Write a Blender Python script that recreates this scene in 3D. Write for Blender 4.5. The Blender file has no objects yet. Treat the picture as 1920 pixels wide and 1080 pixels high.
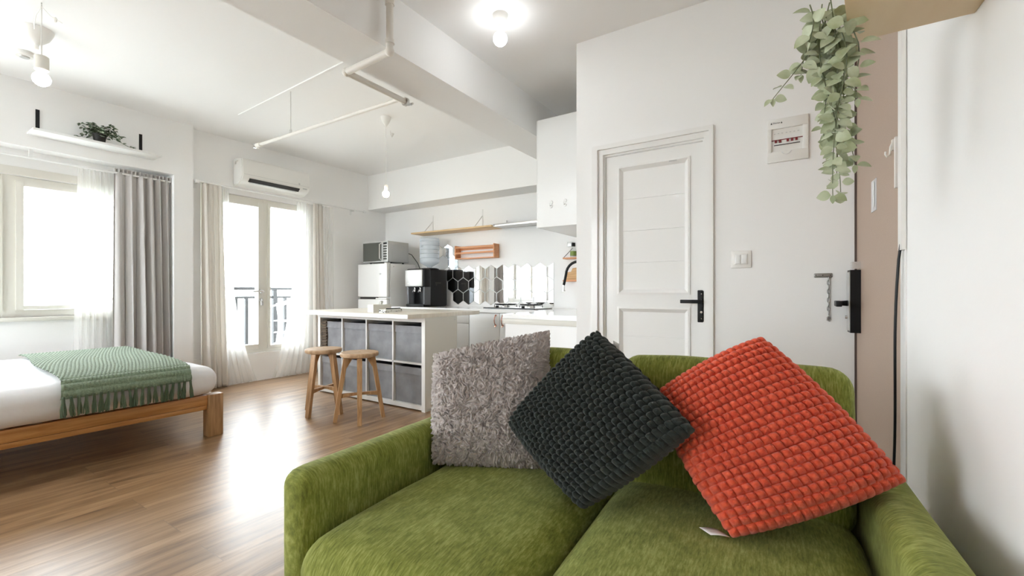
import bpy, bmesh, math, random
import numpy as np
from mathutils import Vector, Matrix, noise
SC = bpy.context.scene
COL = SC.collection
R = math.radians
random.seed(7)

# ------------------------------------------------------------ camera, light, exposure
cd = bpy.data.cameras.new('camera'); cam = bpy.data.objects.new('camera', cd); COL.objects.link(cam)
cam.location = (0, 0, 1.05); cam.rotation_euler = (R(90), 0, R(32.9))
cd.sensor_width = 36; cd.lens = 36 * 835 / 1920; cd.shift_y = 8 / 1920; cd.clip_start = .02; cd.clip_end = 2000
SC.camera = cam
SC.view_settings.view_transform = 'Standard'; SC.view_settings.look = 'None'
SC.view_settings.exposure = 1.2; SC.view_settings.gamma = 1.0; SC.view_settings.use_curve_mapping = False
SC.cycles.use_denoising = True; SC.cycles.max_bounces = 10; SC.cycles.diffuse_bounces = 7
SC.cycles.transparent_max_bounces = 16; SC.cycles.caustics_reflective = False; SC.cycles.caustics_refractive = False
SC.cycles.sample_clamp_indirect = 8
W = bpy.data.worlds.new('world'); SC.world = W; W.use_nodes = True
W.node_tree.nodes['Background'].inputs[0].default_value = (.90, .955, 1, 1)
W.node_tree.nodes['Background'].inputs[1].default_value = 7.5
def portal(name, loc, rot, sx, sy):          # sky portals in the openings: they only guide sky sampling
    l = bpy.data.lights.new(name, 'AREA'); l.shape = 'RECTANGLE'; l.size = sx; l.size_y = sy; l.cycles.is_portal = True
    o = bpy.data.objects.new(name, l); COL.objects.link(o); o.location = loc; o.rotation_euler = rot
portal('window_daylight', (-5.62, .45, 1.45), (R(90), 0, R(-90)), 2.3, 1.25)
portal('balcony_daylight', (-5.62, 2.88, 1.25), (R(90), 0, R(-90)), 1.1, 1.9)
portal('room_daylight', (-4.375, -3.35, 1.45), (R(90), 0, R(180)), 2.05, 2.3)

# ------------------------------------------------------------ materials
def srgb(r, g, b):
    f = lambda c: (c / 255 / 12.92) if c / 255 <= .04045 else ((c / 255 + .055) / 1.055) ** 2.4
    return (f(r), f(g), f(b), 1)
def mat(name, col, rough=.5, metal=0, spec=.5, sheen=0, bump=None, var=None, coat=0, emis=None, trans=0):
    m = bpy.data.materials.new(name); m.use_nodes = True
    nt = m.node_tree; N, L = nt.nodes, nt.links; p = N['Principled BSDF']
    p.inputs['Base Color'].default_value = col; p.inputs['Roughness'].default_value = rough
    p.inputs['Metallic'].default_value = metal; p.inputs['Specular IOR Level'].default_value = spec
    p.inputs['Sheen Weight'].default_value = sheen; p.inputs['Coat Weight'].default_value = coat
    p.inputs['Transmission Weight'].default_value = trans
    if emis: p.inputs['Emission Color'].default_value = emis[0]; p.inputs['Emission Strength'].default_value = emis[1]
    tc = N.new('ShaderNodeTexCoord')
    def tex(scale, vec=(1, 1, 1), detail=4):
        mp = N.new('ShaderNodeMapping'); mp.inputs['Scale'].default_value = vec; L.new(tc.outputs['Object'], mp.inputs[0])
        t = N.new('ShaderNodeTexNoise'); t.inputs['Scale'].default_value = scale; t.inputs['Detail'].default_value = detail
        L.new(mp.outputs[0], t.inputs['Vector']); return t
    if var:   # (color2, scale, stretch, lo, hi)
        t = tex(var[1], var[2], 6); r = N.new('ShaderNodeValToRGB')
        r.color_ramp.elements[0].position = var[3]; r.color_ramp.elements[1].position = var[4]
        r.color_ramp.elements[0].color = col; r.color_ramp.elements[1].color = var[0]
        L.new(t.outputs[0], r.inputs[0]); L.new(r.outputs[0], p.inputs['Base Color'])
    if bump:  # (scale, stretch, strength, dist)
        t = tex(bump[0], bump[1], 3); b = N.new('ShaderNodeBump'); b.inputs['Strength'].default_value = bump[2]
        b.inputs['Distance'].default_value = bump[3]; L.new(t.outputs[0], b.inputs['Height']); L.new(b.outputs[0], p.inputs['Normal'])
    return m
M = {}
M['wall'] = mat('wall_paint', (.875, .872, .865, 1), .75, bump=(60, (1, 1, 1), .15, .002))
M['ceil'] = mat('ceiling_paint', (.90, .898, .893, 1), .8, bump=(25, (1, 1, 1), .1, .003))
M['paint'] = mat('door_gloss_paint', (.84, .835, .82, 1), .5, spec=.3, coat=.25)
M['white'] = mat('white_lacquer', (.82, .82, .81, 1), .35)
M['whiteg'] = mat('white_gloss', (.84, .84, .83, 1), .15, coat=.4)
M['cream'] = mat('cream_frame_paint', (.76, .74, .68, 1), .4)
M['plastic'] = mat('white_plastic', (.80, .79, .76, 1), .35)
M['taupe'] = mat('taupe_laminate', srgb(176, 155, 138), .5, var=(srgb(167, 146, 130), 300, (1, 1, 1), .3, .7))
M['tan'] = mat('tan_veneer', srgb(216, 192, 156), .5, var=(srgb(224, 203, 170), 14, (1, .2, 1), .3, .7))
M['black'] = mat('black_plastic', (.006, .006, .007, 1), .4, spec=.25)
M['blackm'] = mat('black_powder_coat', (.008, .008, .009, 1), .5, spec=.25)
M['dsteel'] = mat('dark_steel', (.30, .29, .28, 1), .35, 1)
M['steel'] = mat('brushed_steel', (.62, .61, .60, 1), .3, 1)
M['chrome'] = mat('chrome', (.8, .8, .8, 1), .12, 1)
M['pipe'] = mat('painted_pipe', (.76, .73, .68, 1), .35)
M['rose'] = mat('rose_gold', (.75, .42, .34, 1), .2, 1)
M['mirror'] = mat('mirror_silver', (.93, .94, .95, 1), .015, 1)
M['medge'] = mat('mirror_edge', (.45, .47, .47, 1), .3, .6)
M['grey'] = mat('grey_storage_fabric', srgb(128, 129, 133), .9, sheen=.3, bump=(400, (1, 1, 1), .4, .002), var=(srgb(150, 151, 155), 8, (1, 1, 1), .35, .7))
M['curtain'] = mat('grey_curtain_cloth', srgb(190, 186, 184), .85, sheen=.2, bump=(500, (1, 1, 1), .3, .001))
M['linen'] = mat('cream_linen', srgb(240, 236, 228), .85, bump=(500, (1, 1, 1), .3, .001))
M['sheet'] = mat('white_bed_sheet', (.80, .80, .82, 1), .85, sheen=.1, bump=(9, (1, 1, 1), .35, .012))
M['wick'] = mat('woven_wicker', srgb(120, 105, 90), .8, bump=(120, (.1, .1, 1), 1, .01), var=(srgb(70, 58, 48), 120, (.1, .1, 1), .4, .6))
M['pot'] = mat('black_pot', (.02, .018, .017, 1), .6)
M['soil'] = mat('soil', (.05, .03, .02, 1), .9)
M['leafd'] = mat('variegated_leaf', srgb(70, 92, 66), .5, var=(srgb(175, 185, 165), 45, (1, 1, 1), .5, .62))
M['leaf'] = mat('eucalyptus_leaf', srgb(146, 156, 116), .6, sheen=.3, var=(srgb(190, 198, 170), 18, (1, 1, 1), .35, .65))
M['stem'] = mat('eucalyptus_stem', srgb(105, 112, 84), .6)
M['tassel'] = mat('green_wool_fringe', srgb(78, 96, 74), .95, sheen=.3)
M['throw'] = mat('green_wool', srgb(104, 122, 100), .95, sheen=.4, bump=(300, (1, 1, 1), .6, .003), var=(srgb(134, 152, 128), 120, (1, 1, 1), .35, .7))
M['orange'] = mat('orange_plush', srgb(198, 66, 36), .95, sheen=.2, bump=(350, (1, 1, 1), .6, .003), var=(srgb(216, 92, 58), 90, (1, 1, 1), .35, .7))
M['dgreen'] = mat('dark_green_plush', srgb(22, 29, 25), .95, sheen=.12, bump=(350, (1, 1, 1), .6, .003), var=(srgb(34, 42, 38), 90, (1, 1, 1), .35, .7))
M['fur'] = mat('grey_sherpa', srgb(188, 179, 175), .95, sheen=.3, bump=(260, (1, 1, 1), .8, .004), var=(srgb(168, 159, 155), 70, (1, 1, 1), .3, .7))
M['tagm'] = mat('white_care_label', (.8, .8, .78, 1), .6)
M['red'] = mat('dark_red_plastic', srgb(120, 30, 35), .4)
M['bulb'] = mat('bulb_glow', (1, 1, 1, 1), .4, emis=((.95, .98, 1, 1), 13))
M['bulbd'] = mat('dim_bulb_glow', (1, 1, 1, 1), .4, emis=((1, .98, .95, 1), 9))
M['bulbw'] = mat('warm_bulb_glow', (1, 1, 1, 1), .4, emis=((1, .86, .62, 1), 40))
M['dark'] = mat('dark_recess', (.03, .028, .027, 1), .7)
M['darkw'] = mat('dark_glass', (.09, .095, .085, 1), .15)
M['silver'] = mat('silver_plastic', (.55, .55, .54, 1), .35, .4)
M['ground'] = mat('hazy_treetops', (.40, .43, .41, 1), .9, var=((.46, .46, .45, 1), .05, (1, 1, 1), .3, .7))  # distant haze is put into this pale colour
M['conc'] = mat('pale_concrete', (.42, .42, .41, 1), .9)
M['glassdk'] = mat('pale_window_band', (.32, .34, .36, 1), .5)
M['railm'] = mat('grey_railing_paint', (.022, .022, .023, 1), .5)
M['beige'] = mat('beige_board', (.70, .68, .62, 1), .5)
M['gap'] = mat('dark_brown_gap', (.09, .06, .05, 1), .6)
M['terr'] = mat('terrazzo_card', (.78, .78, .74, 1), .6)
M['bottleg'] = mat('green_label', srgb(120, 140, 60), .5)
M['sticker'] = mat('silver_sticker', (.62, .62, .64, 1), .4)

def wood(name, c1, c2, stretch, scale=6, rough=.45, knots=False):
    m = mat(name, c1, rough); nt = m.node_tree; N, L = nt.nodes, nt.links; p = N['Principled BSDF']
    tc = N.new('ShaderNodeTexCoord'); mp = N.new('ShaderNodeMapping'); mp.inputs['Scale'].default_value = stretch
    L.new(tc.outputs['Object'], mp.inputs[0])
    n1 = N.new('ShaderNodeTexNoise'); n1.inputs['Scale'].default_value = scale; n1.inputs['Detail'].default_value = 8; n1.inputs['Distortion'].default_value = .6
    L.new(mp.outputs[0], n1.inputs['Vector'])
    r = N.new('ShaderNodeValToRGB'); r.color_ramp.elements[0].position = .32; r.color_ramp.elements[1].position = .68
    r.color_ramp.elements[0].color = c1; r.color_ramp.elements[1].color = c2
    L.new(n1.outputs[0], r.inputs[0]); out = r.outputs[0]
    if knots:
        v = N.new('ShaderNodeTexVoronoi'); v.inputs['Scale'].default_value = 2.2; mp2 = N.new('ShaderNodeMapping'); mp2.inputs['Scale'].default_value = (1, .6, 1)
        L.new(tc.outputs['Object'], mp2.inputs[0]); L.new(mp2.outputs[0], v.inputs['Vector'])
        r2 = N.new('ShaderNodeValToRGB'); r2.color_ramp.elements[0].position = .03; r2.color_ramp.elements[1].position = .09
        r2.color_ramp.elements[0].color = (.28, .12, .04, 1); r2.color_ramp.elements[1].color = (1, 1, 1, 1)
        L.new(v.outputs[0], r2.inputs[0]); mx = N.new('ShaderNodeMixRGB'); mx.blend_type = 'MULTIPLY'; mx.inputs[0].default_value = .8
        L.new(out, mx.inputs[1]); L.new(r2.outputs[0], mx.inputs[2]); out = mx.outputs[0]
    L.new(out, p.inputs['Base Color'])
    return m
M['pine'] = wood('pine_wood', srgb(168, 112, 58), srgb(205, 152, 92), (8, .6, 8), 5, .4, True)
M['pinex'] = wood('pine_wood_cross', srgb(168, 112, 58), srgb(205, 152, 92), (.6, 8, 8), 5, .4)
M['acacia'] = wood('acacia_wood', srgb(150, 112, 74), srgb(188, 150, 108), (9, 9, .7), 6)
M['seatw'] = wood('stool_seat_wood', srgb(160, 128, 96), srgb(200, 172, 140), (2, 12, 2), 5)
M['beech'] = wood('beech_shelf_wood', srgb(205, 170, 122), srgb(225, 196, 150), (.7, 9, 9), 5)
M['rack'] = wood('rack_wood', srgb(198, 132, 88), srgb(218, 158, 112), (.7, 9, 9), 5)
M['board'] = wood('cutting_board_wood', srgb(170, 125, 70), srgb(215, 170, 110), (.7, 4, 14), 5)
M['worktop'] = wood('pale_worktop', srgb(222, 214, 200), srgb(232, 226, 214), (1, 8, 1), 4, .35)

def floor_mat():
    m = mat('laminate_planks', (.4, .25, .15, 1), .3); nt = m.node_tree; N, L = nt.nodes, nt.links; p = N['Principled BSDF']
    tc = N.new('ShaderNodeTexCoord'); mp = N.new('ShaderNodeMapping'); mp.inputs['Rotation'].default_value = (0, 0, R(90))
    L.new(tc.outputs['Object'], mp.inputs[0])
    b = N.new('ShaderNodeTexBrick'); b.inputs['Scale'].default_value = 1; b.inputs['Brick Width'].default_value = 1.2; b.inputs['Row Height'].default_value = .19
    b.inputs['Mortar Size'].default_value = .0016; b.inputs['Mortar Smooth'].default_value = 1; b.inputs['Bias'].default_value = 0; b.offset = .37
    b.inputs['Color1'].default_value = (0, 0, 0, 1); b.inputs['Color2'].default_value = (1, 1, 1, 1); b.inputs['Mortar'].default_value = (.5, .5, .5, 1)
    L.new(mp.outputs[0], b.inputs['Vector'])
    # grain, shifted per plank
    sh = N.new('ShaderNodeVectorMath'); sh.operation = 'MULTIPLY_ADD'; sh.inputs[1].default_value = (3, 7, 0)
    L.new(b.outputs['Color'], sh.inputs[0]); mg = N.new('ShaderNodeMapping'); mg.inputs['Scale'].default_value = (9, .8, 1); L.new(tc.outputs['Object'], mg.inputs[0])
    L.new(mg.outputs[0], sh.inputs[2])
    n = N.new('ShaderNodeTexNoise'); n.inputs['Scale'].default_value = 1.7; n.inputs['Detail'].default_value = 10; n.inputs['Roughness'].default_value = .62; n.inputs['Distortion'].default_value = 1.1
    L.new(sh.outputs[0], n.inputs['Vector'])
    r = N.new('ShaderNodeValToRGB'); e = r.color_ramp.elements
    e[0].position = .27; e[0].color = srgb(92, 64, 42); e[1].position = .72; e[1].color = srgb(184, 152, 118)
    k = e.new(.5); k.color = srgb(150, 118, 84)
    L.new(n.outputs[0], r.inputs[0])
    hs = N.new('ShaderNodeMixRGB'); hs.blend_type = 'MULTIPLY'; hs.inputs[0].default_value = .35
    rr = N.new('ShaderNodeValToRGB'); rr.color_ramp.elements[0].color = (.72, .70, .68, 1); rr.color_ramp.elements[1].color = (1, 1, 1, 1)
    L.new(b.outputs['Color'], rr.inputs[0]); L.new(r.outputs[0], hs.inputs[1]); L.new(rr.outputs[0], hs.inputs[2])
    mm = N.new('ShaderNodeMixRGB'); mm.inputs[2].default_value = (.12, .075, .045, 1); L.new(b.outputs['Fac'], mm.inputs[0]); L.new(hs.outputs[0], mm.inputs[1])
    L.new(mm.outputs[0], p.inputs['Base Color'])
    bp = N.new('ShaderNodeBump'); bp.inputs['Strength'].default_value = .25; bp.inputs['Distance'].default_value = .002; L.new(n.outputs[0], bp.inputs['Height']); L.new(bp.outputs[0], p.inputs['Normal'])
    p.inputs['Roughness'].default_value = .32; p.inputs['Specular IOR Level'].default_value = 1.0
    return m
M['floor'] = floor_mat()

def chenille(name, vec):
    m = mat(name, (.2, .25, .05, 1), .85, sheen=.3); nt = m.node_tree; N, L = nt.nodes, nt.links; p = N['Principled BSDF']
    p.inputs['Sheen Tint'].default_value = (.7, .75, .5, 1); p.inputs['Sheen Roughness'].default_value = .45; p.inputs['Specular IOR Level'].default_value = .2
    tc = N.new('ShaderNodeTexCoord')
    def nz(v, s, d):
        mp = N.new('ShaderNodeMapping'); mp.inputs['Scale'].default_value = v; L.new(tc.outputs['Object'], mp.inputs[0])
        t = N.new('ShaderNodeTexNoise'); t.inputs['Scale'].default_value = s; t.inputs['Detail'].default_value = d; t.inputs['Roughness'].default_value = .7; L.new(mp.outputs[0], t.inputs['Vector']); return t
    a = nz(vec, 40, 5); b = nz((1, 1, 1), 9, 4)
    ad = N.new('ShaderNodeMath'); ad.operation = 'MULTIPLY_ADD'; ad.inputs[1].default_value = .35; L.new(b.outputs[0], ad.inputs[0])
    sc = N.new('ShaderNodeMath'); sc.operation = 'MULTIPLY'; sc.inputs[1].default_value = .65; L.new(a.outputs[0], sc.inputs[0]); L.new(sc.outputs[0], ad.inputs[2])
    r = N.new('ShaderNodeValToRGB'); e = r.color_ramp.elements; e[0].position = .34; e[0].color = srgb(84, 89, 30); e[1].position = .66; e[1].color = srgb(162, 166, 97)
    k = e.new(.5); k.color = srgb(124, 131, 56)
    L.new(ad.outputs[0], r.inputs[0]); L.new(r.outputs[0], p.inputs['Base Color'])
    bp = N.new('ShaderNodeBump'); bp.inputs['Strength'].default_value = .5; bp.inputs['Distance'].default_value = .002; L.new(a.outputs[0], bp.inputs['Height']); L.new(bp.outputs[0], p.inputs['Normal'])
    return m
M['sofau'] = chenille('green_chenille', (5, .8, .8))
M['sofav'] = chenille('green_chenille_arm', (.8, 5, .8))

def sheer():
    m = bpy.data.materials.new('sheer_voile'); m.use_nodes = True; N, L = m.node_tree.nodes, m.node_tree.links
    N.remove(N['Principled BSDF']); o = N['Material Output']
    t = N.new('ShaderNodeBsdfTransparent'); tr = N.new('ShaderNodeBsdfTranslucent'); d = N.new('ShaderNodeBsdfDiffuse')
    tr.inputs[0].default_value = (.97, .965, .95, 1); d.inputs[0].default_value = (.92, .915, .90, 1)
    m1 = N.new('ShaderNodeMixShader'); m1.inputs[0].default_value = .4; L.new(tr.outputs[0], m1.inputs[1]); L.new(d.outputs[0], m1.inputs[2])
    m2 = N.new('ShaderNodeMixShader'); m2.inputs[0].default_value = .55; L.new(t.outputs[0], m2.inputs[1]); L.new(m1.outputs[0], m2.inputs[2])
    L.new(m2.outputs[0], o.inputs[0]); return m
M['sheer'] = sheer()
def linen():
    m = bpy.data.materials.new('cream_linen_cloth'); m.use_nodes = True; N, L = m.node_tree.nodes, m.node_tree.links
    N.remove(N['Principled BSDF']); o = N['Material Output']
    tr = N.new('ShaderNodeBsdfTranslucent'); d = N.new('ShaderNodeBsdfDiffuse')
    tr.inputs[0].default_value = (.93, .90, .86, 1); d.inputs[0].default_value = (.93, .905, .87, 1)
    m1 = N.new('ShaderNodeMixShader'); m1.inputs[0].default_value = .5; L.new(d.outputs[0], m1.inputs[1]); L.new(tr.outputs[0], m1.inputs[2])
    L.new(m1.outputs[0], o.inputs[0]); return m
M['linen'] = linen()
def glass(name='clear_glass', tint=(.97, .98, .98, 1), refl=.08, body=None):
    m = bpy.data.materials.new(name); m.use_nodes = True; N, L = m.node_tree.nodes, m.node_tree.links
    N.remove(N['Principled BSDF']); o = N['Material Output']
    t = N.new('ShaderNodeBsdfTransparent'); t.inputs[0].default_value = tint; g = N.new('ShaderNodeBsdfGlossy'); g.inputs['Roughness'].default_value = .05
    lw = N.new('ShaderNodeLayerWeight'); pw = N.new('ShaderNodeMath'); pw.operation = 'POWER'; pw.inputs[1].default_value = 4; L.new(lw.outputs['Facing'], pw.inputs[0])
    f = N.new('ShaderNodeMath'); f.operation = 'MULTIPLY_ADD'; f.inputs[1].default_value = .5; f.inputs[2].default_value = .03; L.new(pw.outputs[0], f.inputs[0])
    mx = N.new('ShaderNodeMixShader'); L.new(f.outputs[0], mx.inputs[0]); L.new(t.outputs[0], mx.inputs[1]); L.new(g.outputs[0], mx.inputs[2])
    last = mx
    if body:
        d = N.new('ShaderNodeBsdfDiffuse'); d.inputs[0].default_value = body[0]; m2 = N.new('ShaderNodeMixShader'); m2.inputs[0].default_value = body[1]
        L.new(mx.outputs[0], m2.inputs[1]); L.new(d.outputs[0], m2.inputs[2]); last = m2
    L.new(last.outputs[0], o.inputs[0]); return m
M['glass'] = glass()
M['bottle'] = glass('blue_water_bottle', (.86, .90, .94, 1), body=((.78, .82, .86, 1), .35))
M['smoke'] = glass('smoked_acrylic', (.6, .62, .65, 1), body=((.25, .26, .28, 1), .45))
M['jar'] = glass('jar_glass', (.95, .96, .95, 1), body=((.8, .8, .78, 1), .1))

# ------------------------------------------------------------ mesh helpers
def wloc(o):
    v = Vector((0, 0, 0))
    while o is not None: v += o.location; o = o.parent
    return v
class B:
    def __init__(s): s.bm = bmesh.new()
    def box(s, x0, x1, y0, y1, z0, z1, bev=0, seg=2):
        t = bmesh.new(); bmesh.ops.create_cube(t, size=1)
        for v in t.verts: v.co = Vector(((x0 + x1) / 2 + v.co.x * (x1 - x0), (y0 + y1) / 2 + v.co.y * (y1 - y0), (z0 + z1) / 2 + v.co.z * (z1 - z0)))
        if bev: bmesh.ops.bevel(t, geom=t.edges[:], offset=bev, segments=seg, affect='EDGES', profile=.5)
        return s.add(t)
    def add(s, t):
        me = bpy.data.meshes.new('tmp'); t.to_mesh(me); t.free(); s.bm.from_mesh(me); bpy.data.meshes.remove(me); return s
    def poly(s, verts, faces):
        vs = [s.bm.verts.new(v) for v in verts]
        for f in faces:
            try: s.bm.faces.new([vs[i] for i in f])
            except ValueError: pass
        return s
    def prism(s, pts, a0, a1, axis='y'):     # pts 2-D outline, extruded along axis
        n = len(pts)
        mk = {'y': lambda p, a: (p[0], a, p[1]), 'x': lambda p, a: (a, p[0], p[1]), 'z': lambda p, a: (p[0], p[1], a)}[axis]
        return s.poly([mk(p, a0) for p in pts] + [mk(p, a1) for p in pts], [list(range(n))[::-1], list(range(n, 2 * n))] + [[i, (i + 1) % n, n + (i + 1) % n, n + i] for i in range(n)])
    def tube(s, path, r, seg=10, r1=None, caps=True):
        P = [Vector(p) for p in path]; n = len(P); rings = []
        up = Vector((0, 0, 1))
        d0 = (P[1] - P[0]).normalized()
        if abs(d0.dot(up)) > .95: up = Vector((1, 0, 0))
        a = d0.cross(up).normalized()
        for i, p in enumerate(P):
            d = ((P[min(i + 1, n - 1)] - P[max(i - 1, 0)])).normalized()
            a = (a - d * a.dot(d)).normalized(); b = d.cross(a)
            rr = r if r1 is None else r + (r1 - r) * i / (n - 1)
            if callable(r): rr = r(i / (n - 1))
            rings.append([s.bm.verts.new(p + (a * math.cos(t) + b * math.sin(t)) * rr) for t in [2 * math.pi * k / seg for k in range(seg)]])
        for i in range(n - 1):
            for k in range(seg): s.bm.faces.new([rings[i][k], rings[i][(k + 1) % seg], rings[i + 1][(k + 1) % seg], rings[i + 1][k]])
        if caps: s.bm.faces.new(rings[0][::-1]); s.bm.faces.new(rings[-1])
        return s
    def bar(s, p0, p1, w, h, w1=None, h1=None, up=(0, 0, 1)):
        p0, p1 = Vector(p0), Vector(p1); d = (p1 - p0).normalized(); up = Vector(up)
        a = d.cross(up).normalized(); b = a.cross(d)
        w1 = w if w1 is None else w1; h1 = h if h1 is None else h1; vs = []
        for p, ww, hh in ((p0, w, h), (p1, w1, h1)):
            for i, j in ((-1, -1), (1, -1), (1, 1), (-1, 1)): vs.append(p + a * i * ww / 2 + b * j * hh / 2)
        return s.poly(vs, [(3, 2, 1, 0), (4, 5, 6, 7), (0, 1, 5, 4), (1, 2, 6, 5), (2, 3, 7, 6), (3, 0, 4, 7)])
    def lathe(s, prof, c=(0, 0, 0), seg=28, axis='z', cap=True):
        c = Vector(c); rings = []
        for r, h in prof:
            ring = []
            for k in range(seg):
                t = 2 * math.pi * k / seg; x, y = r * math.cos(t), r * math.sin(t)
                ring.append(s.bm.verts.new(c + (Vector((x, y, h)) if axis == 'z' else Vector((x, h, y)) if axis == 'y' else Vector((h, x, y)))))
            rings.append(ring)
        for i in range(len(rings) - 1):
            for k in range(seg): s.bm.faces.new([rings[i][k], rings[i][(k + 1) % seg], rings[i + 1][(k + 1) % seg], rings[i + 1][k]])
        if cap: s.bm.faces.new(rings[0][::-1]); s.bm.faces.new(rings[-1])
        return s
    def grid(s, fn, nu, nv, closed=False):
        g = [[s.bm.verts.new(fn(i / nu, j / nv)) for j in range(nv + 1)] for i in range(nu + 1)]
        for i in range(nu):
            for j in range(nv): s.bm.faces.new([g[i][j], g[i + 1][j], g[i + 1][j + 1], g[i][j + 1]])
        return s
    def done(s, name, m, parent=None, smooth=True, local=False, angle=35, **props):
        bm = s.bm
        bmesh.ops.recalc_face_normals(bm, faces=bm.faces[:])
        off = Vector((0, 0, 0))
        if not local:
            if parent is not None: off = wloc(parent)
            else:
                xs = [v.co for v in bm.verts]
                lo = [min(v[i] for v in xs) for i in range(3)]; hi = [max(v[i] for v in xs) for i in range(3)]
                off = Vector(((lo[0] + hi[0]) / 2, (lo[1] + hi[1]) / 2, lo[2]))
            for v in bm.verts: v.co -= off
        me = bpy.data.meshes.new(name); bm.to_mesh(me); bm.free()
        o = bpy.data.objects.new(name, me); COL.objects.link(o); me.materials.append(M[m])
        if smooth:
            me.polygons.foreach_set('use_smooth', [True] * len(me.polygons)); me.set_sharp_from_angle(angle=R(angle))
        if parent is not None: o.parent = parent
        elif not local: o.location = off
        for k, v in props.items(): o[k] = v
        return o
def tag(o, label, cat, group=None, kind=None):
    o['label'] = label; o['category'] = cat
    if group: o['group'] = group
    if kind: o['kind'] = kind
    return o
def thing(name, label, cat, loc=(0, 0, 0), rz=0, group=None):
    o = bpy.data.objects.new(name, None); COL.objects.link(o); o.location = loc; o.rotation_euler = (0, 0, rz); o.empty_display_size = .1
    return tag(o, label, cat, group)
def struct(o): o['kind'] = 'structure'; return o
def copy_tree(o, parent=None):
    c = o.copy(); COL.objects.link(c)
    if parent is not None: c.parent = parent
    for ch in list(o.children): copy_tree(ch, c)
    return c
def text(s, loc, rot, size, m, parent, name='lettering'):
    cu = bpy.data.curves.new('t', 'FONT'); cu.body = s; cu.size = size; cu.extrude = .0006; cu.align_x = 'CENTER'; cu.align_y = 'CENTER'
    o = bpy.data.objects.new('t', cu); COL.objects.link(o)
    me = bpy.data.meshes.new_from_object(o.evaluated_get(bpy.context.evaluated_depsgraph_get())); bpy.data.objects.remove(o)
    me.materials.clear(); me.materials.append(M[m]); t = bpy.data.objects.new(name, me); COL.objects.link(t)
    mw = Matrix.Translation(Vector(loc) - wloc(parent)) @ Matrix(rot).to_4x4() if not isinstance(rot, tuple) or isinstance(rot[0], tuple) else None
    me.transform(mw); t.parent = parent; return t
FACE_NEGY = ((1, 0, 0), (0, 0, -1), (0, 1, 0))     # text reading along +x, facing -y
FACE_POSX = ((0, 0, 1), (1, 0, 0), (0, 1, 0))      # reading along +y, facing +x
def roundbox(hx, hy, hz, r, n=22, crown=0, soft=0, seed=0):
    """soft cushion: rounded box about the origin, upper face crowned"""
    b = B(); t = bmesh.new(); bmesh.ops.create_cube(t, size=2); bmesh.ops.subdivide_edges(t, edges=t.edges[:], cuts=n, use_grid_fill=True)
    def sp(a): return math.copysign(abs(a) ** .62, a)
    for v in t.verts:
        p = Vector((sp(v.co.x) * hx, sp(v.co.y) * hy, sp(v.co.z) * hz))
        q = Vector((max(-hx + r, min(hx - r, p.x)), max(-hy + r, min(hy - r, p.y)), max(-hz + min(r, hz), min(hz - min(r, hz), p.z))))
        d = p - q
        if d.length > 1e-9: p = q + d.normalized() * r if d.length > 0 else p
        u, w = p.x / hx, p.y / hy; k = max(0, p.z / hz)
        p.z += crown * k * (1 - u ** 4) * (1 - w ** 4)
        if soft:
            nn = noise.noise(Vector((p.x * 7 + seed, p.y * 7, p.z * 7))) * soft; p += p.normalized() * nn
        v.co = p
    b.add(t); return b
def xform(b, m):
    bmesh.ops.transform(b.bm, matrix=m, verts=b.bm.verts[:]); return b

# ------------------------------------------------------------ room shell
XW, XB, YB, YD, ZC = -5.33, -5.42, 4.75, 2.86, 2.787
XO = -5.50                       # window wall face below the pelmet
def wr(y): return .229 + .0708 * (2.86 - y)      # right-hand wall, slightly off square
struct(B().box(-5.75, 1.2, -3.4, 5.1, -.1, 0).done('floor', 'floor', smooth=False))
struct(B().box(-5.75, 1.2, -3.4, 5.1, ZC, ZC + .15).done('ceiling', 'ceil', smooth=False))
b = B(); X1 = -5.72              # window wall with its opening
b.box(X1, XO, -3.4, 1.99, -.0, .84); b.box(X1, XO, -3.4, -.75, .84, 2.03); b.box(X1, XO, 1.62, 1.99, .84, 2.03); b.box(X1, XO, -3.4, 1.99, 2.03, ZC)
struct(b.done('wall_window', 'wall', smooth=False))
struct(B().box(XO, XW, -3.4, 1.93, 2.245, ZC).box(X1, XW, 1.93, 2.10, 0, ZC).done('trim_1', 'wall', smooth=False))
b = B(); b.box(X1, XB, 2.10, 2.33, 0, ZC); b.box(X1, XB, 3.46, 5.1, 0, ZC); b.box(X1, XB, 2.33, 3.46, 2.17, ZC); b.box(X1, XB, 2.33, 3.46, 0, .33)
struct(b.done('wall_balcony', 'wall', smooth=False))
struct(B().box(XB, -1.31, YB, YB + .2, 0, ZC).done('wall_kitchen', 'wall', smooth=False))
struct(B().box(-2.43, -1.31, YB - .05, YB, 0, 2.28).done('wall_column', 'wall', smooth=False))
struct(B().box(XB, -1.31, 4.42, YB, 2.277, ZC).done('trim_2', 'wall', smooth=False))
struct(B().box(-2.35, -2.0, -3.4, 4.42, 2.46, ZC).done('trim_3', 'wall', smooth=False))
b = B()                          # wall with the bathroom door
b.box(-1.313, -1.195, YD, 3.0, 0, ZC); b.box(-.43, .235, YD, 3.0, 0, ZC); b.box(-1.195, -.43, YD, 3.0, 2.04, ZC)
struct(b.done('wall_bathroom', 'wall', smooth=False))
struct(B().box(-5.75, -5.4, -3.5, -3.4, 0, ZC).box(-3.35, 1.2, -3.5, -3.4, 0, ZC).box(-5.4, -3.35, -3.5, -3.4, 0, .3).box(-5.4, -3.35, -3.5, -3.4, 2.6, ZC).done('wall_rear', 'wall', smooth=False))  # unseen rear wall; its opening is added and placed for light from behind
struct(B().box(-1.31, -1.2, 3.0, YB, 0, ZC).done('wall_corner', 'wall', smooth=False))
b = B()                          # right wall: solid stretch up to y 1.95, then the entrance door
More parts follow.
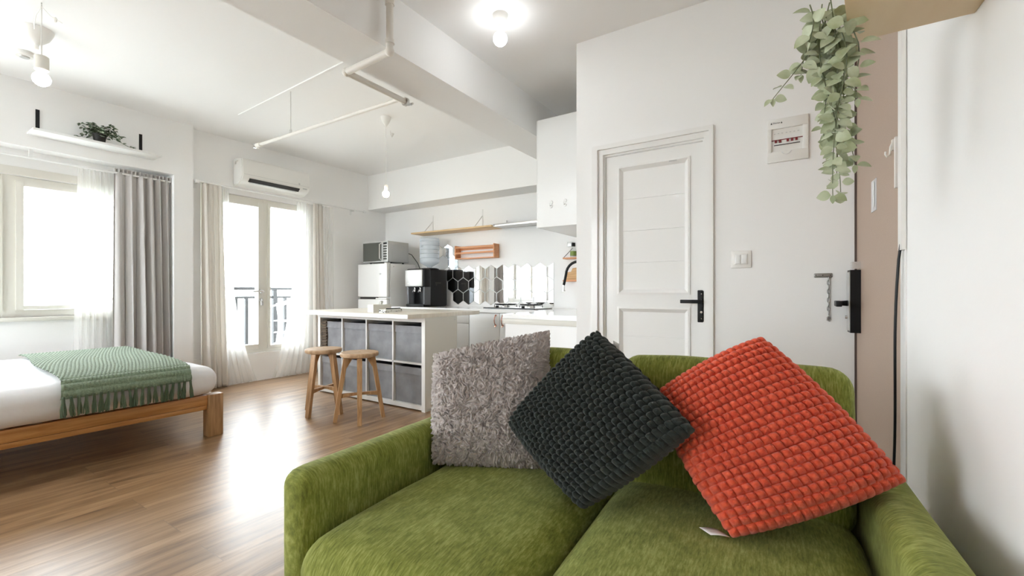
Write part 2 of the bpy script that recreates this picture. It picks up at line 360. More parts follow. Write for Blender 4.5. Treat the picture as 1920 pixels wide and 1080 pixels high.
b.prism([(wr(1.93), 1.93), (wr(-3.4), -3.4), (wr(-3.4) + .2, -3.4), (wr(1.93) + .2, 1.93)], 0, ZC, 'z')
struct(b.done('wall_right', 'wall', smooth=False))
b = B().prism([(wr(1.98) + .03, 1.98), (wr(3) + .03, 3.0), (wr(3) + .23, 3.0), (wr(1.98) + .23, 1.98)], 2.49, ZC, 'z')
struct(b.done('wall_entrance', 'wall', smooth=False))
# ragged plaster edge + cable trunking at the end of the right wall
struct(B().prism([(wr(1.99) - .004, 1.99), (wr(1.93) - .004, 1.93), (wr(1.93) + .1, 1.93), (wr(1.99) + .1, 1.99)], 0, ZC, 'z').done('trim_4', 'white', smooth=False))
t = B().prism([(wr(1.965) - .016, 1.965), (wr(1.925) - .016, 1.925), (wr(1.925) - .004, 1.925), (wr(1.965) - .004, 1.965)], 1.19, ZC, 'z').done('cable_trunking', 'plastic', smooth=False)
tag(t, 'narrow white plastic cable trunking down the end of the right wall beside the taupe door', 'trunking')
p = [(wr(1.95) - .012, 1.945, 1.21)]
for i in range(1, 25):
    z = 1.21 - i * .05; p.append((wr(1.95) - .014 - .012 * math.sin(min(1, i / 12) * math.pi / 2) - .003 * math.sin(i * .4), 1.95 + .002 * i, max(z, .01)))
tag(B().tube(p, .0042, 8).done('black_cable', 'black'), 'black cable hanging from the white trunking down beside the taupe door', 'cable')
# entrance door (taupe), seen almost edge-on
d3 = struct(thing('door_3', 'taupe entrance door with black smart lock in the right wall', 'door', (0, 0, 0)))
del d3['category']; del d3['label']
DR = Matrix.Rotation(math.atan(.0708), 4, 'Z')
def dpt(y, off=0, z=0): return (wr(y) + off, y, z)
def dprism(y0, y1, o0, o1, z0, z1): return B().prism([dpt(y0, o0)[:2], dpt(y1, o0)[:2], dpt(y1, o1)[:2], dpt(y0, o1)[:2]], z0, z1, 'z')
dprism(2.0, 2.846, .012, .06, .01, 2.45).done('door_leaf', 'taupe', d3, smooth=False)
dprism(2.848, 2.86, .004, .06, 0, 2.47).done('door_frame', 'gap', d3, smooth=False)  # dark strip coloured in for the shadow gap at the door's far edge
dprism(1.985, 1.998, .0, .06, 0, 2.47).done('door_frame', 'taupe', d3, smooth=False)
dprism(1.985, 2.86, .0, .06, 2.45, 2.49).done('door_frame', 'taupe', d3, smooth=False)
lk = dprism(2.745, 2.822, -.030, .012, .85, 1.16).done('smart_lock', 'black', d3, smooth=False)
dprism(2.75, 2.818, -.034, -.030, .86, 1.15).done('lock_face_sheen', 'silver', lk, smooth=False)  # silver colour stands for the reflection on the lock's face
hb = B(); hb.bar(dpt(2.79, -.034, .995), dpt(2.79, -.075, .995), .03, .028, .02, .02); hb.box(wr(2.7) - .095, wr(2.7) - .07, 2.66, 2.80, .98, 1.008, .004)
hb.done('lever', 'black', lk)
B().lathe([(.008, 0), (.008, .01)], dpt(2.785, -.045, .925), 12, 'x').done('thumb_turn', 'chrome', lk)
bo = dprism(2.75, 2.79, -.022, .012, 1.165, 1.20).done('slide_bolt', 'chrome', d3, smooth=False)
st = dprism(2.42, 2.51, .0095, .012, 1.40, 1.535).done('sticker', 'sticker', d3, smooth=False)
B().lathe([(.028, -.0005), (.028, 0)], dpt(2.465, .0092, 1.50), 20, 'x').done('sticker_print', 'tagm', st)
B().lathe([(.028, -.0005), (.028, 0)], dpt(2.465, .0092, 1.445), 20, 'x').done('sticker_print', 'tagm', st)
for (yy, zz, hh, nm, lb) in ((2.15, 1.56, .075, 'adhesive_hook', 'white J-shaped adhesive hook stuck on the taupe door'),):
    h = B(); h.tube([dpt(yy, .008, zz + hh * .6), dpt(yy, .002, zz + hh * .4), dpt(yy, .0, zz), dpt(yy, -.008, zz - .006), dpt(yy, -.013, zz + .004), dpt(yy, -.012, zz + .014)], .003, 8)
    h.add(dprism(yy - .008, yy + .008, .006, .012, zz + .015, zz + .055).bm); tag(h.done(nm, 'plastic'), lb, 'hook')
tag(dprism(2.055, 2.07, -.004, .013, 1.42, 1.60).done('adhesive_strip', 'plastic', smooth=False), 'narrow white upright strip on the taupe door beside the hook', 'strip')

# ------------------------------------------------------------ window_1 and its sill
w1 = struct(thing('window_1', '', '', (XO - .1, 0, 0))); del w1['label']; del w1['category']
XF = -5.56
b = B(); b.box(XF - .038, XF + .027, -.74, 1.61, .842, .90).box(XF - .038, XF + .027, -.74, 1.61, 1.985, 2.028)
for y in (-.75, 1.57): b.box(XF - .04, XF + .03, y, y + .05, .84, 2.03)
for y in (.05, .80): b.box(XF - .04, XF + .03, y, y + .075, .84, 2.03)
b.done('window_frame', 'cream', w1, smooth=False)
for y0, y1 in ((-.70, .05), (.125, .80), (.875, 1.57)):
    s = B(); z0, z1 = .90, 1.985
    s.box(XF - .02, XF + .045, y0, y0 + .045, z0, z1).box(XF - .02, XF + .045, y1 - .045, y1, z0, z1).box(XF - .018, XF + .042, y0 + .002, y1 - .002, z0 + .002, z0 + .035).box(XF - .018, XF + .042, y0 + .002, y1 - .002, z1 - .035, z1 - .002)
    so = s.done('window_sash', 'cream', w1, smooth=False)
    B().box(XF, XF + .004, y0 + .04, y1 - .04, z0 + .03, z1 - .03).done('pane', 'glass', so, smooth=False)
    B().box(XF + .045, XF + .06, (y0 + y1) / 2 + .05, (y0 + y1) / 2 + .15, z0 + .012, z0 + .026, .004).done('catch', 'cream', so)
B().box(XF, XO + .035, -.8, 1.66, .805, .84, .006).done('window_sill', 'cream', w1)
B().box(XO, XO + .012, -.8, 1.66, 2.03, 2.10, .004).done('window_head', 'cream', w1)

# ------------------------------------------------------------ balcony door
d1 = struct(thing('door_1', '', '', (-5.5, 2.8, 0))); del d1['label']; del d1['category']
XD = -5.50
b = B(); b.box(XD - .04, XD + .05, 2.33, 2.38, .33, 2.17).box(XD - .04, XD + .05, 3.41, 3.46, .33, 2.17).box(XD - .038, XD + .047, 2.335, 3.455, 2.13, 2.168).box(XD - .038, XD + .047, 2.335, 3.455, .332, .37).box(XD - .04, XD + .05, 2.885, 2.935, .33, 2.17)
b.done('door_frame', 'cream', d1, smooth=False)
def glazed(y0, y1, st, name):
    s = B().box(XD - .02, XD + .06, y0, y0 + st, .37, 2.13).box(XD - .02, XD + .06, y1 - st, y1, .37, 2.13).box(XD - .018, XD + .057, y0 + .002, y1 - .002, .372, .37 + st).box(XD - .018, XD + .057, y0 + .002, y1 - .002, 2.13 - st, 2.128)
    o = s.done(name, 'cream', d1, smooth=False)
    B().box(XD + .01, XD + .015, y0 + st - .005, y1 - st + .005, .37 + st - .005, 2.13 - st + .005).done('pane', 'glass', o, smooth=False); return o
lf = glazed(2.38, 2.885, .06, 'door_leaf'); glazed(2.935, 3.41, .035, 'side_light')
h = B(); h.lathe([(.024, 0), (.024, .012), (.012, .014), (.012, .05)], (XD + .06, 2.855, 1.06), 20, 'x'); h.tube([(XD + .105, 2.855, 1.06), (XD + .108, 2.80, 1.062), (XD + .105, 2.735, 1.056)], .009, 10)
h.done('lever_handle', 'chrome', lf)
h = B(); h.lathe([(.022, 0), (.022, .01)], (XD + .06, 2.855, .96), 20, 'x'); h.box(XD + .07, XD + .095, 2.850, 2.860, .945, .97); h.box(XD + .085, XD + .09, 2.84, 2.87, .89, .94, .006)
h.done('lock_with_key', 'steel', lf)
struct(B().box(XB, XB + .012, 2.10, 3.46, 0, .33).done('trim_5', 'wall', smooth=False))

# ------------------------------------------------------------ balcony and the view
struct(B().box(-6.5, -5.72, 1.6, 4.6, -.15, -.02).done('balcony_floor', 'conc', smooth=False))
rl = thing('balcony_railing', 'grey metal balcony railing with upright bars outside the glazed door', 'railing', (-6.3, 3, 0))
B().box(-6.33, -6.27, 1.6, 4.6, 1.08, 1.12, .005).done('handrail', 'railm', rl)
B().box(-6.315, -6.285, 1.6, 4.6, .965, .995).box(-6.315, -6.285, 1.6, 4.6, .04, .06).done('cross_rail', 'railm', rl, smooth=False)
for y in (1.9, 3.47, 4.5): B().box(-6.325, -6.275, y, y + .05, -.02, 1.1).done('post', 'railm', rl, smooth=False)
for k in range(18):
    y = 2.02 + k * .135
    B().box(-6.32, -6.28, y - .01, y + .028, .05, .985).done('bar', 'railm', rl, smooth=False)
rk = thing('drying_rack', 'white folding clothes rack standing on the balcony beside the railing', 'drying rack', (-6.0, 3.5, 0))
B().tube([(-6.0, 3.30, .86), (-6.0, 3.9, 1.06)], .011, 8).tube([(-5.85, 3.30, .86), (-5.85, 3.9, 1.06)], .011, 8).done('top_wing', 'white', rk)
for z in (.35, .5, .66): B().tube([(-6.05, 3.35, z), (-6.05, 3.95, z)], .008, 8).tube([(-5.82, 3.35, z), (-5.82, 3.95, z)], .008, 8).done('rung_pair', 'white', rk)
for y in (3.36, 3.9): B().tube([(-6.12, y, -.02), (-5.85, y, .9)], .010, 8).done('leg', 'white', rk); B().tube([(-5.78, y, -.02), (-6.0, y, .9)], .010, 8).done('leg', 'white', rk)
struct(B().lathe([(.1, -26.5), (900, -26.5)], (0, 0, 0), 64, cap=False).done('ground', 'ground', smooth=False))
bd = thing('apartment_building', 'pale distant tower block seen through the balcony door', 'building', (-118, 84, -26.5))
B().box(-128, -110, 78, 92, -26.5, 14).box(-126, -112, 80, 90, 14, 17).done('tower_wall', 'conc', bd, smooth=False)
for i in range(9): B().box(-110, -109.7, 79, 91, -20 + i * 3.7, -18.3 + i * 3.7).box(-128, -110, 77.7, 78, -20 + i * 3.7, -18.3 + i * 3.7).done('window_band', 'glassdk', bd, smooth=False)
for i, (x, y, s) in enumerate(((-70, 20, 5), (-85, 36, 7), (-60, 42, 5), (-95, 60, 8), (-75, 8, 6), (-64, 30, 4), (-90, 15, 7))):
    t = B(); tb = bmesh.new(); bmesh.ops.create_icosphere(tb, subdivisions=4, radius=s)
    for v in tb.verts: v.co *= 1 + .25 * noise.noise(v.co * .6 + Vector((i * 9, 0, 0))); 
    bmesh.ops.translate(tb, vec=(x, y, -26.5 + s * 1.3), verts=tb.verts[:]); t.add(tb)
    tr = thing('broadleaf_tree', 'hazy pale tree on the low ground beyond the windows', 'tree', (x, y, -26.5), group='hazy trees far below the windows')
    t.done('crown', 'ground', tr); B().tube([(x, y, -26.5), (x, y, -26.5 + s)], s * .08, 8).done('trunk', 'conc', tr)

# ------------------------------------------------------------ curtains
def curtain(name, m, x, yt, yb, z0, z1, folds, amp, seed=0, flare=None, th=.003, nu=None):
    """hangs from a rod; yt/yb = (y0, y1) at top and bottom"""
    rnd = random.Random(seed); ph = [rnd.uniform(0, 6.28) for _ in range(6)]
    def fn(u, v):
        y = (yt[0] + (yt[1] - yt[0]) * u) * v + (yb[0] + (yb[1] - yb[0]) * u) * (1 - v)
        if flare: y += flare * (1 - v) ** 3 * ((1 - u) if flare < 0 else u)
        w = u + .035 * math.sin(5 * u + ph[0] + (1 - v) * .8)
        a = amp * (.5 + .7 * (1 - v) ** .6) * (.75 + .35 * math.sin(7 * u + ph[1]))
        s = math.sin(2 * math.pi * folds * w + ph[2])
        dx = a * (math.copysign(abs(s) ** .8, s)) + .3 * a * math.sin(2 * math.pi * folds * 2.3 * w + ph[3] + v)
        y += a * .35 * math.sin(4 * math.pi * folds * w + ph[4])
        return (x + dx, y, z0 + (z1 - z0) * v)
    b = B().grid(fn, nu or int(folds * 14), 40); o = b.done(name, m, angle=180)
    if th: md = o.modifiers.new('thickness', 'SOLIDIFY'); md.thickness = th
    return o
c = curtain('grey_curtain', 'curtain', -5.40, (1.475, 1.925), (1.46, 1.96), .03, 2.18, 6.5, .050, 3)
tag(c, 'gathered grey blackout curtain drawn to the right side of the bedside window', 'curtain')
B().grid(lambda u, v: (-5.40 + .018 * math.sin(u * 90), 1.475 + .45 * u, 2.18 + .035 * v), 90, 2).done('pleated_heading', 'curtain', c)
c = curtain('sheer_curtain', 'sheer', -5.45, (1.24, 1.50), (1.20, 1.56), .03, 2.17, 6, .022, 5, th=0)
tag(c, 'white see-through sheer beside the grey curtain at the bedside window', 'curtain')
c = curtain('linen_curtain', 'linen', -5.335, (2.165, 2.375), (2.17, 2.44), .01, 2.215, 4.5, .030, 8)
tag(c, 'cream linen curtain at the left side of the balcony door', 'curtain')
c = curtain('sheer_curtain', 'sheer', -5.37, (2.36, 2.46), (2.38, 2.48), .01, 2.2, 4, .016, 9, flare=.28, th=0)
tag(c, 'white sheer flaring out beside the left cream curtain of the balcony door', 'curtain')
c = curtain('linen_curtain', 'linen', -5.335, (3.475, 3.60), (3.48, 3.66), .01, 2.215, 3.5, .026, 11)
tag(c, 'cream linen curtain at the right side of the balcony door', 'curtain')
c = curtain('sheer_curtain', 'sheer', -5.37, (3.27, 3.50), (3.20, 3.52), .01, 2.2, 6, .022, 12, flare=-.24, th=0)
tag(c, 'white sheer swept across the lower right of the balcony door', 'curtain')
c = curtain('sheer_curtain', 'sheer', -5.36, (3.61, 3.78), (3.63, 3.80), .01, 2.2, 4, .014, 13, th=0)
tag(c, 'narrow white sheer hanging against the wall right of the right cream curtain', 'curtain')
rd = thing('curtain_rod', 'white curtain rod under the pelmet of the bedside window', 'curtain rod', (-5.40, 1, 2.2))
B().tube([(-5.40, -1.0, 2.175), (-5.40, 1.955, 2.175)], .010, 12).done('rod', 'white', rd)
B().lathe([(.018, 0), (.018, .03)], (-5.40, 1.93, 2.175), 16, 'y').done('finial', 'white', rd)
for y in (.3, .93): B().box(-5.42, -5.39, y, y + .02, 2.17, 2.245).done('bracket', 'white', rd, smooth=False)
rd = thing('curtain_rod', 'white curtain rod over the balcony door under the air conditioner', 'curtain rod', (-5.335, 3.2, 2.22))
B().tube([(-5.335, 2.13, 2.222), (-5.335, 4.30, 2.222)], .010, 12).done('rod', 'white', rd)
for y in (2.12, 4.27): B().lathe([(.018, 0), (.02, .03)], (-5.335, y, 2.222), 16, 'y').done('finial', 'white', rd)
for y in (2.14, 4.1): B().box(-5.42, -5.325, y, y + .018, 2.205, 2.235).box(-5.42, -5.41, y - .005, y + .023, 2.16, 2.25).done('bracket', 'white', rd, smooth=False)

# ------------------------------------------------------------ air conditioner
ac = thing('air_conditioner', 'white wall-mounted split air conditioner above the balcony door', 'air conditioner', (-5.42, 2.93, 2.26))
prof = [(-5.42, 2.565), (-5.27, 2.565), (-5.235, 2.555), (-5.215, 2.53), (-5.205, 2.36), (-5.215, 2.335), (-5.25, 2.30), (-5.32, 2.268), (-5.42, 2.262)]
b = B().prism(prof, 2.53, 3.345); bmesh.ops.bevel(b.bm, geom=[e for e in b.bm.edges if abs(e.verts[0].co.y - e.verts[1].co.y) < 1e-5], offset=.01, segments=3, affect='EDGES')
b.done('housing', 'plastic', ac, angle=50)
B().prism([(-5.213, 2.336), (-5.248, 2.302), (-5.244, 2.298), (-5.209, 2.332)], 2.61, 3.21).done('air_outlet', 'dark', ac, smooth=False)
B().prism([(-5.238, 2.312), (-5.262, 2.294), (-5.258, 2.290), (-5.234, 2.308)], 2.63, 3.19).done('louvre', 'silver', ac, smooth=False)
B().box(-5.2075, -5.2045, 2.55, 3.33, 2.372, 2.375).done('panel_seam', 'silver', ac, smooth=False)
B().lathe([(.010, 0), (.012, .001)], (-5.2065, 3.20, 2.39), 16, 'x').done('badge', 'silver', ac)
B().box(-5.212, -5.2035, 3.25, 3.30, 2.335, 2.348).done('display', 'silver', ac, smooth=False)
b = B().tube([(-5.30, 2.53, 2.53), (-5.33, 2.515, 2.52), (-5.345, 2.52, 2.50)], .004, 8).lathe([(.014, 0), (.014, -.008)], (-5.35, 2.53, 2.51), 12, 'y')
b.done('side_clip', 'chrome', ac)

# ------------------------------------------------------------ shelf over the window
sh = thing('floating_shelf', 'white wall shelf on black brackets above the bedside window', 'shelf', (XW, 1.3, 2.34))
B().box(XW, -5.12, .905, 1.76, 2.345, 2.365, .002).done('board', 'white', sh)
for y in (.955, 1.645): B().box(XW, XW + .005, y, y + .024, 2.365, 2.57).box(XW, -5.16, y, y + .024, 2.365, 2.370).done('bracket', 'blackm', sh, smooth=False)
pp = thing('potted_plant', 'small trailing green and white plant in a black pot on the wall shelf', 'plant', (-5.22, 1.33, 2.365))
B().lathe([(.036, 0), (.046, .07), (.048, .085), (.044, .085), (.042, .075)], (-5.22, 1.33, 2.365), 24).done('pot', 'pot', pp)
B().lathe([(.0405, .072), (.001, .076)], (-5.22, 1.33, 2.365), 16).done('soil', 'soil', pp)
rnd = random.Random(4)
def leaf(b, c, d, L, w, nrm=None, cup=.15, tip=1.0):
    """single pointed/oval leaf, cupped"""
    c = Vector(c); d = Vector(d).normalized(); n = Vector(nrm) if nrm else Vector((rnd.uniform(-1, 1), rnd.uniform(-1, 1), 1))
    a = d.cross(n).normalized(); n = a.cross(d).normalized(); rows = []
    N_ = 7
    for i in range(N_ + 1):
        t = i / N_; ww = w * .5 * math.sin(math.pi * t ** .8) ** (.75) if 0 < t < 1 else .0006
        p = c + d * L * t - n * (cup * L * t * t)
        rows.append([b.bm.verts.new(p - a * ww + n * ww * .35), b.bm.verts.new(p), b.bm.verts.new(p + a * ww + n * ww * .35)])
    for i in range(N_):
        for k in range(2): b.bm.faces.new([rows[i][k], rows[i + 1][k], rows[i + 1][k + 1], rows[i][k + 1]])
bs, bl = B(), B()
for i in range(26):
    a = rnd.uniform(0, 6.283); reach = rnd.uniform(.03, .12); h = rnd.uniform(.02, .10); drop = rnd.random() < .25
    p = [Vector((-5.22, 1.33, 2.44))]
    for k in range(1, 6):
        t = k / 5; r_ = reach * t; zz = 2.44 + h * math.sin(t * 2.1) - (.06 * t * t if drop else .0)
        p.append(Vector((max(-5.22 + r_ * math.cos(a), -5.30), 1.33 + r_ * math.sin(a) * 1.3, max(zz, 2.385))))
    bs.tube(p, .0016, 5)
    for k in range(1, 6):
        for s in (-1, 1):
            dd = Vector((math.cos(a + s * 1.0), math.sin(a + s * 1.0), rnd.uniform(-.4, .4))); leaf(bl, p[k], dd, rnd.uniform(.028, .045), rnd.uniform(.016, .024))
bs.tube([(-5.2, 1.37, 2.44), (-5.17, 1.44, 2.42), (-5.16, 1.49, 2.39), (-5.155, 1.54, 2.372)], .0018, 5)
for y, z in ((1.43, 2.42), (1.48, 2.395), (1.53, 2.385), (1.55, 2.38)): leaf(bl, (-5.17, y, z), (.2, .6, -.2), .04, .02); leaf(bl, (-5.17, y, z), (.6, .3, .2), .035, .02)
bs.done('stems', 'stem', pp); bl.done('foliage', 'leafd', pp)

# ------------------------------------------------------------ bed
bed = thing('bed_frame', 'low slatted pine bed frame with square legs below the bedside window', 'bed frame', (-4.5, .5, 0))
for x0, x1 in ((-3.64, -3.60), (-5.32, -5.28)): B().box(x0, x1, -.62, 1.51, .235, .305, .003).box(x0 + (0 if x0 < -5 else -.0), x1 - .008 if x0 > -5 else x1, -.62, 1.51, .200, .232, .003).done('side_rail', 'pine', bed)
B().box(-5.28, -3.68, 1.53, 1.57, .205, .305, .003).done('end_rail', 'pinex', bed)
B().box(-5.28, -3.68, -.62, -.58, .205, .305, .003).done('end_rail', 'pinex', bed)
for x0 in (-3.675, -5.32):
    for y0 in (1.51, -.70): B().box(x0, x0 + .085, y0, y0 + .10, 0, .306, .004).done('leg', 'acacia', bed)
for k in range(13): B().box(-5.28, -3.64, -.52 + k * .155, -.44 + k * .155, .262, .280).done('slat', 'pinex', bed, smooth=False)
b = roundbox(.88, 1.085, .102, .085, 26, .018, .004, 2); xform(b, Matrix.Translation((-4.42, .485, .413)))
mt = tag(b.done('mattress', 'sheet', angle=180), 'thick mattress in a white fitted sheet lying on the pine bed frame', 'mattress')
# throw
def throwpath(t):        # t 0..1 from far side to hanging front edge, returns x, z, and normal
    L1, Lr, L2 = 1.615, .15, .008; s = t * (L1 + Lr + L2)
    if s < L1: x = -5.21 + s; cr = (x + 4.42) / .88; return x, .537 + .016 * (1 - cr ** 4), Vector((0, 0, 1))
    s -= L1
    if s < Lr: a = s / Lr * math.pi / 2; return -3.595 + .088 * math.sin(a), .449 + .090 * math.cos(a), Vector((math.sin(a), 0, math.cos(a)))
    s -= Lr; return -3.507, .449 - s, Vector((1, 0, 0))
def thf(side):
    def fn(u, v):
        x, z, n = throwpath(u); y = (.84 + (.718 - .84) * u) * (1 - v) + (1.505 + (1.375 - 1.505) * u) * v
        y += .012 * math.sin(u * 9 + v * 2) * (1 if v < .5 else .6)
        ridge = abs(math.sin(u * math.pi * 38)) ** .6; bead = .55 + .45 * abs(math.sin(v * math.pi * 34 + (int(u * 38) % 2) * 1.57))
        hgt = (.003 + .013 * ridge * bead) if side else -.001
        p = Vector((x, y, z)) + n * hgt; return p
    return fn
b = B().grid(thf(1), 368, 150); 
th = tag(b.done('knitted_throw', 'throw', angle=180), 'green chunky knitted throw with tassels laid across the white mattress', 'throw')
tp = None; rnd = random.Random(3)
for k in range(20):
    y = .735 + (1.36 - .735) * k / 19
    if k < 5:
        b = B()
        for j in range(9):
            a = rnd.uniform(0, 6.28); rr = rnd.uniform(.2, 1) * .0105; e = rr * rnd.uniform(1.0, 1.7)
            x0, y0 = math.cos(a) * rr * .35, math.sin(a) * rr * .35; x1, y1 = math.cos(a) * e * .7, math.sin(a) * e
            b.tube([(x0, y0, 0), (x0 * 1.6, y0 * 1.6, -.03), (x1, y1, -.07), (x1 + rnd.uniform(-.003, .003), y1 + rnd.uniform(-.004, .004), -.100 - rnd.uniform(0, .014))], .0052, 6, .0038)
        b.lathe([(.005, .006), (.0085, 0), (.006, -.012)], (0, 0, 0), 10)
        o = b.done('tassel', 'tassel', local=True); protos = globals().setdefault('TP', []); protos.append(o)
    else:
        o = TP[k % 5].copy(); COL.objects.link(o)
    o.parent = th; o.location = Vector((-3.494, y, .452 - .0005 * k)) - th.location; o.rotation_euler = (rnd.uniform(-.08, .08), 0, rnd.uniform(-.5, .5))

# ------------------------------------------------------------ ceiling things
def bulb(name, label, x, y, ztop, m, cordtop, canopy, sock=.05, r=.036, skc='plastic', sr=.018):
    o = thing(name, label, 'ceiling light', (x, y, ztop))
    if cordtop: B().tube([(x, y, ztop), (x, y, cordtop)], .0035, 8).done('cord', 'plastic', o)
    B().lathe([(sr * .8, 0), (sr, -.004), (sr, -sock + .004), (sr * .9, -sock)], (x, y, ztop), 24).done('socket', skc, o)
    z0 = ztop - sock
    pr = [(.013, 0), (.016, -.02)] + [(r * math.sin(a), -.02 - r * .75 - r * math.cos(a)) for a in [R(k) for k in range(26, 180, 11)]] + [(.001, -.02 - r * 1.75)]
    B().lathe(pr, (x, y, z0), 24).done('bulb', m, o); return o
l = bulb('pendant_lamp', 'bare warm bulb on a long thin cord near the balcony door', -3.45, 3.03, 2.115, 'bulbw', 2.70, None, .045, .034)
B().lathe([(.052, 0), (.050, -.012), (.036, -.052), (.014, -.085), (.006, -.095)], (-3.45, 3.03, ZC), 28).done('canopy', 'plastic', l)
l = bulb('pendant_lamp', 'bare white bulb in a cream socket on a cord hooked over the bed', -3.82, .71, 2.465, 'bulbd', 2.775, None, .085, .042, 'cream', .033)
B().tube([(-3.82, .71, 2.787), (-3.82, .71, 2.77), (-3.815, .71, 2.765)], .003, 6).done('ceiling_hook', 'steel', l)
B().tube([(-3.82, .71, 2.765), (-3.90, .70, 2.735), (-4.02, .715, 2.73), (-4.15, .74, 2.75), (-4.2, .745, 2.77)], .0035, 8).done('cord_swag', 'plastic', l)
B().tube([(-3.82, .71, 2.765), (-3.78, .74, 2.71), (-3.73, .78, 2.67)], .0025, 6).lathe([(.012, 0), (.016, .006), (.012, .012)], (-3.765, .752, 2.69), 14, 'y').done('cord_end', 'plastic', l)
b = B().lathe([(.085, 0), (.083, -.012), (.062, -.058), (.035, -.085), (.012, -.10), (.010, -.13)], (-4.24, .765, ZC), 32)
tag(b.done('ceiling_canopy', 'plastic'), 'white bowl-shaped ceiling rose beside the bulb over the bed', 'ceiling rose')
b = thing('smoke_detector', 'flat round white smoke detector on the ceiling at the far left', 'smoke detector', (-4.72, .79, ZC - .03))
B().lathe([(.055, .03), (.055, .012), (.045, 0), (.001, 0)], (-4.72, .79, ZC - .03), 28).done('housing', 'plastic', b)
B().lathe([(.03, .0), (.025, -.008), (.001, -.008)], (-4.72, .79, ZC - .03), 20).done('sensor', 'silver', b)
l = bulb('ceiling_lamp', 'white ceiling lamp holder with a bare bulb right of the beam', -1.577, 2.302, ZC - .062, 'bulb', None, None, .035, .044, 'plastic', .017)
B().lathe([(.050, 0), (.050, -.006), (.044, -.02), (.030, -.05), (.020, -.065)], (-1.577, 2.302, ZC), 28).done('holder', 'plastic', l)
l = bulb('ceiling_lamp', 'white ceiling lamp holder with a bare bulb, near the rear wall', -1.70, -1.78, ZC - .062, 'bulb', None, None, .035, .044, 'plastic', .017)
B().lathe([(.050, 0), (.050, -.006), (.044, -.02), (.030, -.05), (.020, -.065)], (-1.70, -1.78, ZC), 28).done('holder', 'plastic', l)
b = B().lathe([(.020, 0), (.018, -.012), (.008, -.03), (.006, -.04)], (-3.75, 3.38, ZC), 16).tube([(-3.75, 3.38, ZC - .035), (-3.72, 3.33, ZC - .03), (-3.70, 3.31, ZC)], .003, 6)
tag(b.done('ceiling_hook', 'plastic'), 'small white hook cap on the ceiling behind the warm pendant bulb', 'hook')
# sprinkler pipework
pz = 2.415
sp = thing('sprinkler_pipe', 'white painted sprinkler pipe dropping past the beam and running under it', 'pipe', (-1.955, 1.745, 2.41))
B().tube([(-1.955, 1.745, pz), (-1.955, 1.745, 2.715)], .020, 16).done('drop_pipe', 'pipe', sp)
B().tube([(-1.955, 1.745, 2.72), (-1.945, 1.76, 2.745), (-1.925, 1.76, 2.75), (-1.0, 1.78, 2.752)], .020, 16).done('ceiling_run', 'pipe', sp)
B().tube([(-1.955, 1.745, pz), (-2.365, 1.762, pz)], .020, 16).done('under_beam_run', 'pipe', sp)
B().tube([(-2.365, 1.762, pz), (-2.375, 2.27, pz)], .020, 16).done('branch_run', 'pipe', sp)
for c in ((-1.955, 1.745, pz), (-2.365, 1.762, pz), (-1.955, 1.745, 2.72)):
    t = bmesh.new(); bmesh.ops.create_uvsphere(t, u_segments=20, v_segments=12, radius=.0265); bmesh.ops.translate(t, vec=c, verts=t.verts[:]); B().add(t).done('elbow', 'pipe', sp)
B().lathe([(.026, 0), (.026, .022)], (-1.955, 1.745, 2.46), 20).done('coupling', 'pipe', sp)
B().lathe([(.026, 0), (.026, .022)], (-1.955, 1.745, 2.68), 20).done('coupling', 'pipe', sp)
B().lathe([(.03, 0), (.03, .02)], (-2.375, 2.255, pz), 20, 'y').lathe([(.008, 0), (.008, .05)], (-2.375, 2.275, pz), 10, 'y').box(-2.40, -2.35, 2.31, 2.32, pz - .006, pz + .006).done('end_valve', 'steel', sp)
B().tube([(-2.375, 2.215, pz), (-4.20, 2.19, pz)], .0135, 14).done('thin_run', 'pipe', sp)
b = B().tube([(-4.18, 2.19, pz), (-4.25, 2.19, pz)], .02, 14).tube([(-4.23, 2.19, pz), (-4.23, 2.19, pz - .03)], .012, 10)
b.done('end_tee', 'pipe', sp); B().tube([(-4.25, 2.19, pz), (-4.30, 2.19, pz + .012)], .009, 10).box(-4.285, -4.265, 2.175, 2.205, pz - .018, pz + .02).done('sprinkler_head', 'chrome', sp)
B().tube([(-3.70, 2.195, pz + .01), (-3.70, 2.195, ZC)], .003, 8).lathe([(.010, 0), (.010, .03)], (-3.70, 2.195, pz + .01), 10).done('hanger_rod', 'steel', sp)
b = B().tube([(-2.36, 2.10, ZC - .005), (-4.6, 2.20, ZC - .004)], .006, 8)
tag(b.done('ceiling_conduit', 'ceil'), 'thin painted conduit running along the ceiling above the sprinkler pipe', 'conduit')

# ------------------------------------------------------------ island with fabric boxes
isl = thing('cube_shelf', 'white open cube shelf unit under the island top, four columns by two rows', 'shelf unit', (-3.52, 3.06, 0))
X0, X1_, Y0, Y1 = -4.298, -2.747, 2.85, 3.28; xs = [-4.26, -3.93, -3.545, -3.165, -2.785]
xs = [-4.258, -3.893, -3.523, -3.153, -2.787]
B().box(X0, X0 + .04, Y0, Y1, .0, .825).done('side_panel', 'white', isl, smooth=False)
B().box(X1_ - .04, X1_, Y0, Y1, .0, .825).done('side_panel', 'beige', isl, smooth=False)
B().box(X1_ - .04, X1_, Y0 - .002, Y0, .0, .825).done('panel_edge', 'white', isl, smooth=False)
B().box(X0 + .04, X1_ - .04, Y0, Y1, .785, .825).done('top_panel', 'white', isl, smooth=False)
B().box(X0 + .04, X1_ - .04, Y0, Y1, .012, .052).done('bottom_panel', 'white', isl, smooth=False)
B().box(X0 + .04, X1_ - .04, Y0, Y1, .408, .424).done('middle_shelf', 'white', isl, smooth=False)
for x in xs[1:4]: B().box(x - .008, x + .008, Y0, Y1, .052, .785).done('divider', 'white', isl, smooth=False)
B().box(X0 + .04, X1_ - .04, Y1 - .01, Y1, .05, .785).done('back_panel', 'white', isl, smooth=False)
